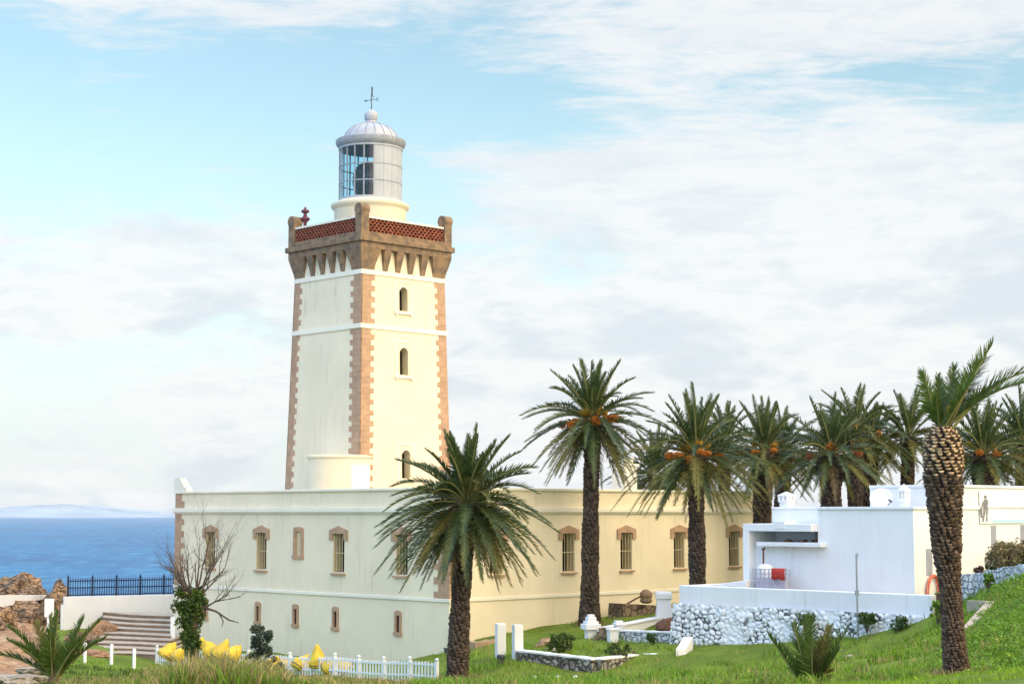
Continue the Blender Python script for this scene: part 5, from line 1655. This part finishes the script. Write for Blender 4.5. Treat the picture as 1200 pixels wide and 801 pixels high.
def scale_trunk(rng, axis, rad, pitch, around, prot, cut_from=2.0, cut=True, big=None):
    """trunk clothed with overlapping leaf bases. axis(z), rad(z): z from 0 to H"""
    H = axis['H']; ax = axis['f']
    V = []; F = []; MI = []; off = 0
    # core
    m = 40; nr = 14; zs = np.linspace(-.5, H, m)
    a = np.linspace(0, 2 * math.pi, nr, endpoint=False)
    core = np.array([[ax(z)[0] + rad(z) * .93 * math.cos(b), ax(z)[1] + rad(z) * .93 * math.sin(b), z] for z in zs for b in a])
    fs = np.array([[i * nr + j, i * nr + (j + 1) % nr, (i + 1) * nr + (j + 1) % nr, (i + 1) * nr + j] for i in range(m - 1) for j in range(nr)])
    V.append(core); F.append(fs); MI.append(np.ones(len(fs), int)); off += len(core)
    z = -.2; ring = 0
    while z < H:
        t = z / H
        pt = pitch * (big(t)[0] if big else 1); pr = prot * (big(t)[1] if big else 1)
        r = rad(z); k = max(6, int(round(around * (big(t)[2] if big else 1))))
        for j in range(k):
            b = 2 * math.pi * (j + .5 * (ring % 2) + rng.normal(0, .11)) / k + ring * .13
            zz = z + rng.normal(0, pt * .12)
            da = math.pi / k * rng.uniform(.82, 1.12)
            c = ax(max(zz, 0)); o = np.array([c[0], c[1], zz])
            e = lambda ang, rr, dz: o + np.array([rr * math.cos(b + ang), rr * math.sin(b + ang), dz])
            p_ = pr * rng.uniform(.6, 1.35); hgt = pt * rng.uniform(.9, 1.3)
            lo, hi = -hgt * .62, hgt * .42
            r1 = r + p_
            sk = rng.normal(0, .12) * da
            vs = [e(-da * .45, r * .92, lo), e(da * .45, r * .92, lo), e(da, r * .90, hi), e(-da, r * .90, hi),
                  e(-da * .32 + sk, r1 * .985, -hgt * .12), e(da * .32 + sk, r1 * .985, -hgt * .12), e(da * .80 + sk, r1, hi * .9), e(-da * .80 + sk, r1, hi * .9)]
            V.append(np.array(vs)); F.append(np.array([[0, 1, 5, 4], [1, 2, 6, 5], [2, 3, 7, 6], [3, 0, 4, 7], [4, 5, 6, 7]]) + off)
            ct = 2 if (cut and t > cut_from - rng.uniform(0, .05)) else 0
            MI.append(np.array([0, 0, 0, 0, ct])); off += 8
        z += pt * .78; ring += 1
    return np.concatenate(V), np.concatenate(F), np.concatenate(MI)


OCT = np.array([[1, 0, 0], [-1, 0, 0], [0, 1, 0], [0, -1, 0], [0, 0, 1], [0, 0, -1]], float)
OCF = np.array([[0, 2, 4], [2, 1, 4], [1, 3, 4], [3, 0, 4], [2, 0, 5], [1, 2, 5], [3, 1, 5], [0, 3, 5]])


def fruit_cluster(rng, az, el, L, size, n=150, r=.032):
    d = np.array([math.cos(el) * math.cos(az), math.cos(el) * math.sin(az), math.sin(el)])
    end = d * L + np.array([0, 0, -.22 * L])
    V = []; F = []; off = 0
    st = np.array([d * L * s + np.array([0, 0, -.22 * L * s * s]) for s in np.linspace(.05, 1, 6)])
    for i in range(5):                            # stalk as thin boxes
        for q in range(2):
            pass
    w = .03
    lat = np.array([-math.sin(az), math.cos(az), 0]) * w; u = np.array([0, 0, w])
    ring = np.concatenate([st + lat, st + u, st - lat]); m = 6
    for a_, b_ in ((0, 1), (1, 2), (2, 0)):
        for i in range(5):
            V.append(ring[[i + a_ * m, i + 1 + a_ * m, i + 1 + b_ * m]]); F.append([[off, off + 1, off + 2]]); off += 3
            V.append(ring[[i + a_ * m, i + 1 + b_ * m, i + b_ * m]]); F.append([[off, off + 1, off + 2]]); off += 3
    for i in range(n):
        g = rng.normal(0, 1, 3); g /= np.linalg.norm(g); q = rng.random() ** .45
        c = end + np.array([g[0] * size[0], g[1] * size[0], g[2] * size[1] - size[1] * .4]) * q + d * rng.uniform(-.3, .2) * size[0]
        V.append(OCT * r * rng.uniform(.7, 1.5) * np.array([1, 1, 1.5]) + c); F.append(OCF + off); off += 6
    # strands
    for i in range(36):
        g = rng.normal(0, 1, 3); g[2] = -abs(g[2]); g /= np.linalg.norm(g)
        e = end + g * size[0] * rng.uniform(.9, 1.5); b = end - d * .2
        V.append(np.array([b, e + [0, 0, .012], e - [0, 0, .012]])); F.append([[off, off + 1, off + 2]]); off += 3
    return np.concatenate(V), np.concatenate([np.asarray(f) for f in F])


def palm(label, base_px, hub_px, Y, r_low, r_top, Lf, nf, seed, fruits=0, top_Y=None, group='date palms round the lighthouse', low=-62, n=50, around=12, bulge=.0, upright=0.0, fr=('fruit', 'fruit_yellow'), wid=.44, droop_s=1.0):
    rng = np.random.default_rng(seed)
    bp = P(base_px[0], base_px[1], Y); g = G(bp.x, bp.y)
    hp = P(hub_px[0], hub_px[1], top_Y or Y)
    H = hp.z - g
    t_ = empty('palm_tree', (bp.x, bp.y, g), 0, label, 'palm tree', group)
    dx, dy = hp.x - bp.x, hp.y - bp.y
    f = lambda z: (dx * (z / H) ** 1.3 if z > 0 else 0, dy * (z / H) ** 1.3 if z > 0 else 0)

    def rad(z):
        t = max(0, min(1, z / H))
        r = r_low + (r_top - r_low) * t + r_low * .35 * math.exp(-t * H / .35)
        r *= 1 + .05 * math.sin(z * 2.3 + seed) + .04 * math.sin(z * 5.1 + seed * 2)
        if t > .80: r *= 1 + bulge * math.sin((t - .80) / .20 * math.pi * .8)
        return r
    V, F, MI = scale_trunk(rng, {'H': H, 'f': f}, rad, .13, around, .045, big=lambda t: (1.0 + .8 * max(0, (t - .72) / .28), 1 + 2.2 * max(0, (t - .72) / .28), 1))
    np_mesh('trunk', V, F, [M['bark'], M['bark_deep'], M['boot_cut']], MI, t_)
    V, F, MI = palm_crown(rng, nf, Lf, n, wid, low=low, upright=upright, droop_s=droop_s)
    np_mesh('crown', V + np.array([dx, dy, H]), F, [M['leaf'], M['leaf_old'], M['leaf_dead'], M['rachis']], MI, t_)
    vw = math.atan2(-hp.y, -hp.x)                      # fruit shows on the side open to the light and view
    for i in range(fruits):
        az = vw + (i - (fruits - 1) / 2) * (3.4 / max(fruits - 1, 1)) + rng.normal(0, .2)
        hi = i % 3 == 1
        V, F = fruit_cluster(rng, az, R(rng.uniform(48, 60) if hi else rng.uniform(8, 24)), Lf * (rng.uniform(.28, .46) if not hi else rng.uniform(.22, .34)), (rng.uniform(.14, .25), rng.uniform(.12, .2)), 190, .022)
        np_mesh('fruit_cluster', V + np.array([dx, dy, H - .1]), F, M[fr[1] if hi else fr[0]], None, t_)
    return t_


palm('dark palm without fruit in front of the near corner of the station', (536, 806), (546, 590), 60, .34, .30, 3.0, 104, 11, low=-62, n=56, bulge=.5, around=13, wid=.44)
palm('tallest palm, standing alone with orange fruit before the sunlit wall', (691, 727), (694, 492), 76, .40, .27, 3.25, 74, 12, fruits=11, low=-54, n=54, bulge=.15)
palm('palm with heavy orange fruit at the left end of the terrace wall', (818, 726), (815, 532), 74, .36, .30, 3.25, 74, 13, fruits=12, low=-52, bulge=.3)
palm('orange fruited palm at the right corner of the station', (890, 700), (896, 530), 86, .50, .40, 3.3, 62, 14, fruits=6, low=-38, bulge=.3)
palm('slender dark palm between the tall palm and the terrace palm, behind the roof', (768, 700), (768, 556), 100, .36, .3, 3.2, 60, 15, low=-50)
palm('small palm top peeping between two fruited palms', (848, 700), (850, 515), 100, .36, .3, 2.8, 40, 16, low=-50)
palm('palm behind the left roof chimney of the white house', (918, 700), (917, 528), 94, .46, .4, 2.8, 46, 17, low=-32)
palm('thick trunked palm with arching fronds behind the flat roof', (975, 700), (974, 532), 78, .42, .46, 3.0, 52, 18, fruits=3, low=-30, bulge=.3, upright=.15, fr=('fruit_brown', 'fruit'))
palm('tall upright palm with one orange bunch behind the flat roof', (1002, 700), (1003, 505), 88, .40, .36, 3.0, 46, 19, fruits=3, low=-28, upright=.2)
palm('second thin trunked palm close behind the upright one', (1014, 700), (1022, 522), 92, .36, .34, 2.8, 42, 20, low=-30)
palm('dark palm on a thin trunk behind the satellite dish', (1062, 700), (1065, 512), 92, .34, .32, 3.0, 46, 21, low=-30)
palm('short palm with bright orange bunches just right of the big trunk', (1160, 690), (1152, 532), 80, .46, .5, 3.1, 56, 22, fruits=5, low=-34, fr=('fruit', 'fruit_yellow'))
palm('palm cut by the right edge behind the white block', (1206, 690), (1200, 520), 84, .44, .42, 3.1, 50, 23, low=-34)


def big_palm():
    rng = np.random.default_rng(31)
    Y = 35.0; s = Y / FPX * 1.006
    bp = P(1123, 797, Y); g = G(bp.x, bp.y) - .05
    e = empty('palm_tree', (bp.x, bp.y, g), 0, 'big near palm with a thick scaly trunk and a few upright leaves', 'palm tree', 'date palms round the lighthouse')
    pys = [812, 797, 785, 765, 740, 700, 668, 655, 640, 615, 600, 575, 545, 525, 515, 507, 500]
    rr = [19, 18.5, 17, 15.2, 14.2, 13.7, 14, 15.6, 16.8, 17.8, 19, 21, 22.6, 22.6, 20.5, 15, 9]
    xc = [1124, 1123, 1121.5, 1119.5, 1118.5, 1117, 1115, 1114, 1113.5, 1113, 1112.5, 1112, 1112, 1112, 1112, 1112, 1112]
    z = [P(1112, p, Y).z - g for p in pys]
    H = z[-1]
    rad = lambda q: float(np.interp(q, z, rr)) * s - .040
    f = lambda q: ((float(np.interp(q, z, xc)) - 1123) * s, 0)
    tb = lambda t: (float(np.interp(t, [0, .38, .46, .60, .85, 1], [.52, .54, .62, .68, .70, .62])), float(np.interp(t, [0, .38, .46, .7, 1], [.45, .5, .95, 1.05, 1.2])), float(np.interp(t, [0, .38, .46, 1], [1.0, 1.0, 1.0, .95])))
    V, F, MI = scale_trunk(rng, {'H': H, 'f': f}, rad, .125, 16, .055, cut_from=.84, big=tb)
    np_mesh('trunk', V, F, [M['boot'], M['bark_deep'], M['boot_cut']], MI, e)
    hub = np.array([f(H)[0], 0, H])
    Vs = []; Fs = []; Ms = []; off = 0
    # leaf: pixel tip offset from the hub, depth offset, droop
    leaves = [((-21, -72), -.3, .06, .34, 1.2), ((20, -82), .5, .03, .30, .2), ((54, -104), -.2, .16, .46, -.3), ((60, -92), .4, .18, .44, .4), ((100, -76), .1, .34, .46, -.4), ((106, -62), -.5, .36, .44, .3), ((70, -52), .6, .30, .4, .2),
              ((-6, -55), .8, .05, .28, .1), ((30, -62), -.7, .06, .32, .5), ((10, -60), 1.0, .05, .3, 0), ((45, -60), 1.1, .1, .3, .2), ((-10, -40), -.5, .05, .2, .4), ((22, -45), .2, .02, .24, .1), ((2, -70), .3, .03, .25, .2)]
    for (dx, dy), dep, dr, wd, rl in leaves:
        tip = np.array([dx * s, dep, -dy * s]); L = float(np.linalg.norm(tip + np.array([0, 0, dr * np.linalg.norm(tip)])))
        d = tip + np.array([0, 0, dr * L]); L = float(np.linalg.norm(d)); d = d / L
        az = math.atan2(d[1], d[0]); el = math.asin(d[2])
        v, fc, mi = frond(rng, hub + np.array([rng.normal(0, .06), rng.normal(0, .06), -.15]), az, el, L, dr, wd * 1.12, 84, roll=rl, vee=.36, lw=.036, spine=.20)
        Vs.append(v); Fs.append(fc + off); Ms.append(np.where(mi == 1, 3, 0)); off += len(v)
    np_mesh('crown', np.concatenate(Vs), np.concatenate(Fs), [M['leaf_young'], M['leaf_old'], M['leaf_dead'], M['rachis']], np.concatenate(Ms), e)
    V, F = fruit_cluster(rng, R(20), R(68), .55, (.10, .16), 70, .022)
    np_mesh('fruit_cluster', V + hub, F, M['fruit_yellow'], None, e)


big_palm()


def young_palm(label, px, py, Y, leaves, seed, wd=.36):
    rng = np.random.default_rng(seed); p = P(px, py, Y); s = Y / FPX
    e = empty('young_palm', p, 0, label, 'young palm')
    Vs = []; Fs = []; Ms = []; off = 0
    for (dx, dy), dep, dr, rl in leaves:
        tip = np.array([dx * s, dep, -dy * s]); L0 = float(np.linalg.norm(tip))
        d = tip + np.array([0, 0, dr * L0]); L = float(np.linalg.norm(d)); d = d / L
        v, fc, mi = frond(rng, np.array([rng.normal(0, .05), rng.normal(0, .05), 0.0]), math.atan2(d[1], d[0]), math.asin(d[2]), L, dr * L0 / L, wd, 76, roll=rl, vee=.40, lw=.036, spine=.12)
        Vs.append(v); Fs.append(fc + off); Ms.append(np.where(mi == 1, 2, 1 if rng.random() < .2 else 0)); off += len(v)
    np_mesh('crown', np.concatenate(Vs), np.concatenate(Fs), [M['leaf_young'], M['leaf_old'], M['rachis']], np.concatenate(Ms), e)
    b = MB(); b.lathe([(.10, -.5), (.17, -.1), (.15, .05), (.04, .22), (0, .25)], 10, caps=False); b.build('trunk', M['boot'], e, smooth=True)


young_palm('young palm at the bottom left with long arching leaves', 64, 798, 40,
           [((-8, -74), .2, .10, .4), ((10, -80), -.2, .08, 1.2), ((-30, -66), .3, .16, -.3), ((28, -72), .1, .12, .4), ((-52, -62), -.3, .30, .2), ((52, -70), .2, .22, -.2), ((-84, -30), .1, .40, .3), ((62, -50), -.3, .30, .2), ((-40, -44), -.5, .35, .4), ((36, -48), -.5, .3, -.5), ((-62, -45), .5, .3, .2), ((2, -60), -.5, .1, .9), ((20, -56), .6, .1, 0), ((-20, -50), .6, .2, 0)], 41)
young_palm('young palm rising from the grass before the rubble wall', 950, 822, 36,
           [((-8, -92), .1, .04, .9), ((-22, -90), -.2, .05, .5), ((-48, -76), -.1, .14, .2), ((22, -86), .1, .05, 1.1), ((42, -80), -.2, .14, -.2), ((10, -96), .4, .03, .3), ((32, -62), -.4, .10, .6), ((-30, -60), .4, .10, .2), ((12, -70), -.4, .05, 1.4), ((-2, -80), -.4, .04, .9)], 42, .38)


# ------------------------------------------------------------------ bare tree with ivy, shrubs
def leaf_cloud(rng, centres, n, size, spread=None):
    """n small quads scattered round weighted centres [(x,y,z,rx,ry,rz)]"""
    c = np.array(centres); w = (c[:, 3] * c[:, 4] * c[:, 5]) ** .8; w = w / w.sum()
    k = rng.choice(len(c), n, p=w)
    g = rng.normal(0, 1, (n, 3)); g /= np.linalg.norm(g, axis=1, keepdims=True)
    q = rng.random((n, 1)) ** .42
    ctr = c[k, :3] + g * q * c[k, 3:6]
    a = rng.normal(0, 1, (n, 3)); a /= np.linalg.norm(a, axis=1, keepdims=True)
    b = np.cross(a, rng.normal(0, 1, (n, 3))); b /= np.linalg.norm(b, axis=1, keepdims=True)
    sz = size * rng.uniform(.6, 1.3, (n, 1))
    V = np.stack([ctr - a * sz, ctr + b * sz * .6, ctr + a * sz, ctr - b * sz * .6], 1).reshape(-1, 3)
    return V, np.arange(n * 4).reshape(n, 4)


def bare_tree():
    Y = 60.0; s = Y / FPX; rng = random.Random(17); nr = np.random.default_rng(17)
    p = P(226, 775, Y)
    t = empty('bare_tree', p, 0, 'leafless tree with its trunk wrapped in ivy before the shaded wall', 'tree')
    b = MB()

    def branch(a, d, L, r, depth):
        pts = [a]; q = d.normalized(); k = 5
        for i in range(k):
            q = (q + Vector((rng.gauss(0, .10), rng.gauss(0, .10), rng.gauss(.03, .07)))).normalized()
            pts.append(pts[-1] + q * (L / k))
        b.tube(pts, [r * (1 - .62 * i / k) for i in range(k + 1)], 6 if depth < 2 else 4, caps=False)
        if depth >= 5: return
        for _ in range((5, 5, 3, 2, 2)[depth]):
            i = rng.randint(2 if depth else 3, k); w = pts[i] - pts[i - 1]
            nd = (w.normalized() + Vector((rng.gauss(0, .52), rng.gauss(0, .52), rng.gauss(.12, .33)))).normalized()
            branch(pts[i], nd, L * rng.uniform(.46, .72), r * (1 - .62 * i / k) * .72, depth + 1)
    b.tube([(0, 0, -.4), (.02, 0, .5), (-.02, 0, 1.2), (.05, 0, 1.9), (.1, 0, 2.3)], [.22, .17, .16, .15, .12], 10)
    for d, L in (((-.45, .1, 1), 1.5), ((.1, -.2, 1), 1.75), ((.6, .1, 1), 1.8), ((.95, -.15, .55), 1.45), ((-.9, 0, .6), 1.1), ((.35, .3, 1), 1.6), ((-.15, .2, 1), 1.5), ((-.6, -.2, .9), 1.5), ((.25, .2, 1), 1.85), ((.8, .2, .9), 1.6), ((-.3, 0, 1), 1.6)):
        branch(Vector((.04, 0, rng.uniform(1.6, 2.25))), Vector(d), L, .045, 1)
    b.tube([(.3, -.1, 1.9), (.8, -.15, 1.75), (1.25, -.1, 1.45), (1.6, -.1, 1.35)], [.05, .04, .03, .012], 5); b.tube([(.9, -.15, 1.7), (1.05, -.1, 1.4), (1.0, -.1, 1.2)], [.025, .02, .01], 4)
    b.build('trunk', M['twig'], t, smooth='all')
    cs = []
    for i in range(60):
        z = rng.uniform(.35, 2.5); w = np.interp(z, [.35, .8, 1.3, 1.9, 2.3, 2.55], [.20, .28, .38, .58, .55, .32])
        a = rng.uniform(0, 6.28); q = rng.uniform(.3, 1) * w
        cs.append((q * math.cos(a) - .08 + (z - 1.2) * -.05, q * math.sin(a) * .7, z, .20, .18, .24))
    for i in range(16): cs.append((rng.uniform(-.1, .1) - .05, -.16, .2 + i * .14, .17, .10, .16))
    V, F = leaf_cloud(nr, cs, 9000, .055)
    np_mesh('ivy', V, F, M['ivy'], None, t)


bare_tree()


def shrub(label, px, py, Y, w, h, m, n, seed, size=.05, cat='shrub', name='shrub', stems=5, stretch=1.0):
    nr = np.random.default_rng(seed); p = P(px, py, Y); g = p.z if name == 'creeper' else min(p.z, G(p.x, p.y) + .05); s = Y / FPX
    t = empty(name, (p.x, p.y, g), 0, label, cat)
    W2, H2 = w * s / 2, h * s + (p.z - g)
    cs = []; b = MB()
    for i in range(stems * 5):
        a = nr.uniform(0, 6.28); q = nr.random() ** .6; z = H2 * nr.uniform(.30, .92)
        e = (q * W2 * math.cos(a) * (1.1 - abs(z / H2 - .55)), q * W2 * .8 * math.sin(a), z)
        cs.append((*e, W2 * nr.uniform(.18, .34), W2 * nr.uniform(.18, .34), W2 * nr.uniform(.20, .36) * stretch))
        if i < stems * 2: b.tube([(0, 0, -.15), (e[0] * .4, e[1] * .4, z * .45), e], [.025, .016, .006], 5)
    b.build('stem', M['twig'], t)
    V, F = leaf_cloud(nr, cs, n, size)
    np_mesh('foliage', V, F, m, None, t)


shrub('grey green shrub growing before the shaded wall', 311, 778, 60, 38, 52, M['olive'], 3400, 5, .05)
shrub('small round green bush inside the garden wall', 657, 765, 64, 34, 21, M['leaf_young'], 1500, 6, .06)
shrub('dark green bush at the left foot of the garden', 725, 765, 62.3, 26, 12, M['ivy'], 500, 7, .05)
shrub('tuft of green sprouting from the low white garden wall', 765, 756, 65.6, 14, 15, M['ivy'], 420, 8, .045)
shrub('dry golden hedge above the white rubble wall', 1188, 668, 56, 54, 28, M['hedge_dry'], 11000, 9, .045, cat='hedge', name='dry_hedge', stems=14, stretch=1.5)
shrub('green bush in front of the railing', 1170, 672, 57, 26, 22, M['ivy'], 1600, 10, .05)
shrub('reddish potted plant by the railing', 1147, 675, 58, 18, 12, mat('red_leaf', (.14, .06, .04), .7, .3, 2, island=.4), 700, 11, .05, name='potted_plant')
shrub('yellow green bush under the hose', 1099, 722, 55, 16, 20, M['clover'], 900, 12, .045)
shrub('dark creeper sprouting from the top of the rubble base', 1016, 736, 59.25, 22, 18, M['ivy'], 900, 13, .05, cat='creeper', name='creeper')
shrub('thin creeper hanging on the rubble left of the pole', 945, 734, 60.85, 26, 14, M['ivy'], 500, 14, .05, cat='creeper', name='creeper')
shrub('sparse creeper on the rubble right of the pole', 1056, 744, 58.3, 22, 22, M['ivy'], 480, 15, .05, cat='creeper', name='creeper')
shrub('green tuft growing out of the white rubble wall', 1158, 690, 55.0, 14, 18, M['clover'], 500, 16, .05)
shrub('yellow flowering bush behind the pedestal', 790, 716, 79, 20, 10, mat('yellow_flower', (.55, .42, .03), .7, .3, 2, island=.4), 500, 17, .05)


# ------------------------------------------------------------------ grass
def stream(x, y):
    """inside the terrace, station or other built ground?"""
    dx, dy = x - NH.x, y - NH.y
    u, v = dx * EX.x + dy * EX.y, dx * EY.x + dy * EY.y
    a = (u > -.15) & (u < 16) & (v > -1.5) & (v < LW + .1)
    a &= ~((u < 2.0) & (v < -.2))
    dx, dy = x - N0.x, y - N0.y
    u, v = dx * EX.x + dy * EX.y, dx * EY.x + dy * EY.y
    return a | ((u > -.05) & (u < LB) & (v > -.05) & (v < LA))


def blades(n, region, h0, h1, w, seed, lean=.35, m=None, name='grass', label='', clump=0.0, cat='grass', patch=None, prof=None):
    nr = np.random.default_rng(seed)
    x0, x1, y0, y1 = region
    X = []; Yc = []
    while sum(len(a) for a in X) < n:
        y = y0 * (y1 / y0) ** nr.random(n)                 # denser near the viewer
        x = (nr.random(n) * (x1 - x0) + x0) * y
        k = ~stream(x, y) & (rockzone(x, y) < .35 + .3 * nr.random(n))
        if patch is not None: k &= patch(x, y, nr)
        X.append(x[k]); Yc.append(y[k])
    x = np.concatenate(X)[:n]; y = np.concatenate(Yc)[:n]
    if name == 'grass':
        pt = np.sin(x * .9 + 1.3 * np.sin(y * .5)) * np.sin(y * .6 + 1.1 * np.sin(x * .7)) + .5 * np.sin(x * 2.9 + y * 1.7) * np.sin(y * 2.3 - x)
        k = nr.random(len(x)) < np.clip(.95 + .9 * (pt + .55), .06, 1)
        x, y = x[k], y[k]; n = len(x)
    if clump:
        cx = np.round(x / clump) * clump; cy = np.round(y / clump) * clump
        hsh = np.sin(cx * 12.9 + cy * 78.2) * 43758.5; hsh -= np.floor(hsh)
    else:
        hsh = nr.random(n)
    z = ground_np(x, y)
    big = .5 + .5 * np.sin(x * 1.3 + 2 * np.sin(y * .7)) * np.sin(y * 1.1 + 1.7 * np.sin(x * .9))
    hgt = (h0 + (h1 - h0) * (.55 * big + .45 * hsh)) * nr.uniform(.55, 1.25, n)
    if prof: hgt *= np.interp(x / y, prof[0], prof[1])
    az = nr.uniform(0, 2 * math.pi, n); ln = np.abs(nr.normal(0, lean, n))
    fx, fy = np.cos(az), np.sin(az)
    saz = nr.uniform(0, math.pi, n); sx, sy = np.cos(saz), np.sin(saz)
    ww = w * nr.uniform(.6, 1.4, n)
    b = np.stack([x, y, z - .04], 1); S = np.stack([sx, sy, 0 * sx], 1) * ww[:, None]
    mid = b + np.stack([fx * ln * hgt * .35, fy * ln * hgt * .35, hgt * .62], 1)
    tip = b + np.stack([fx * ln * hgt, fy * ln * hgt, hgt], 1)
    V = np.stack([b - S, b + S, mid + S * .8, mid - S * .8, tip + S * .15, tip - S * .15], 1).reshape(-1, 3)
    i = np.arange(n)[:, None] * 6
    F = np.concatenate([i + np.array([[0, 1, 2, 3]]), i + np.array([[3, 2, 4, 5]])])
    o = np_mesh(name, V, F, m)
    return tag(o, label, cat, kind='stuff')


blades(150000, (-.36, .40, 28, 82), .06, .17, .011, 1, m=M['grass'], label='short bright green grass over the headland', clump=.6)
BANK = ([-.29, -.22, -.19, -.165, -.14, -.125, -.10, -.05], [.35, .5, 1.0, 1.05, .9, .42, .34, .25])
tall = lambda x, y, nr: (x / y > -.262) & (x / y < -.055 + .02 * np.sin(y * 3)) & (y > 33) & (y < 41.5)
blades(10000, (-.27, -.03, 33, 42), .26, .82, .013, 2, lean=.48, m=M['straw'], name='dry_grass', label='tall dry grass along the near bank before the picket fence', clump=.35, cat='dry grass', patch=tall, prof=BANK)
blades(11000, (-.29, -.03, 33, 42), .20, .62, .017, 3, lean=.65, m=M['grass'], name='tall_grass', label='tall green grass mixed through the dry stalks', clump=.5, cat='grass', patch=tall, prof=BANK)
dark = lambda x, y, nr: (x / y > -.29) & (x / y < -.20) & (y > 36) & (y < 72)
blades(9000, (-.30, -.19, 36, 72), .12, .34, .014, 4, lean=.5, m=M['ivy'], name='weeds', label='dark green weeds round the young palm and the fence posts', clump=.7, cat='weeds', patch=dark)


def clover():
    nr = np.random.default_rng(8); n = 60000
    y = 33 * (58 / 33) ** nr.random(n); x = (nr.random(n) * .16 + .245) * y
    k = ~stream(x, y); x, y = x[k], y[k]
    big = .5 + .5 * np.sin(x * 2.1 + 2 * np.sin(y * .9)) * np.sin(y * 1.6 + 1.4 * np.sin(x * 1.7))
    edge = np.clip((x / y - .255) / .035, 0, 1)
    keep = nr.random(len(x)) < .25 + .75 * big * edge
    x, y, big, edge = x[keep], y[keep], big[keep], edge[keep]
    n = len(x); z = ground_np(x, y) + nr.random(n) ** .7 * (.06 + .34 * big * edge)
    c = np.stack([x, y, z], 1)
    a = nr.normal(0, 1, (n, 3)); a[:, 2] *= .6; a /= np.linalg.norm(a, axis=1, keepdims=True)
    b = np.cross(a, nr.normal(0, 1, (n, 3))); b /= np.linalg.norm(b, axis=1, keepdims=True)
    s = .035 * nr.uniform(.6, 1.4, (n, 1))
    V = np.stack([c - a * s, c + b * s * .75, c + a * s, c - b * s * .75], 1).reshape(-1, 3)
    tag(np_mesh('clover', V, np.arange(n * 4).reshape(n, 4), M['clover']), 'leafy green ground cover on the right bank', 'ground cover', kind='stuff')


clover()
blades(6000, (-.10, .40, 33, 70), .12, .34, .012, 11, lean=.55, m=M['straw'], name='dry_tufts', label='scattered dry yellow tufts in the green grass', clump=.9, cat='dry grass', patch=lambda x, y, nr: (np.sin(x * 3.1 + 2 * np.sin(y)) * np.sin(y * 2.7 + x) > .62))
blades(16000, (-.06, .40, 33, 72), .14, .34, .016, 12, lean=.6, m=M['clover'], name='broad_weeds', label='broad leaved weeds in darker clumps across the grass', clump=.8, cat='weeds', patch=lambda x, y, nr: (np.sin(x * 1.7 + 2 * np.sin(y * .8)) * np.sin(y * 1.9 + 1.4 * x) > .45))
FEET = [(o.location.x, o.location.y, .75 if o.location.y > 40 else .55) for o in SC.objects if o.name.startswith('palm_tree') and o.location.y < 80]


def at_feet(x, y, nr):
    m = np.zeros(len(x), bool)
    for fx, fy, fr in FEET: m |= (x - fx) ** 2 + (y - fy) ** 2 < (fr * nr.uniform(.6, 1.2, len(x))) ** 2
    return m


blades(2600, (-.06, .40, 33, 80), .10, .38, .012, 13, lean=.6, m=M['straw'], name='foot_tufts', label='ragged dry tufts round the feet of the palms', clump=.4, cat='dry grass', patch=at_feet)
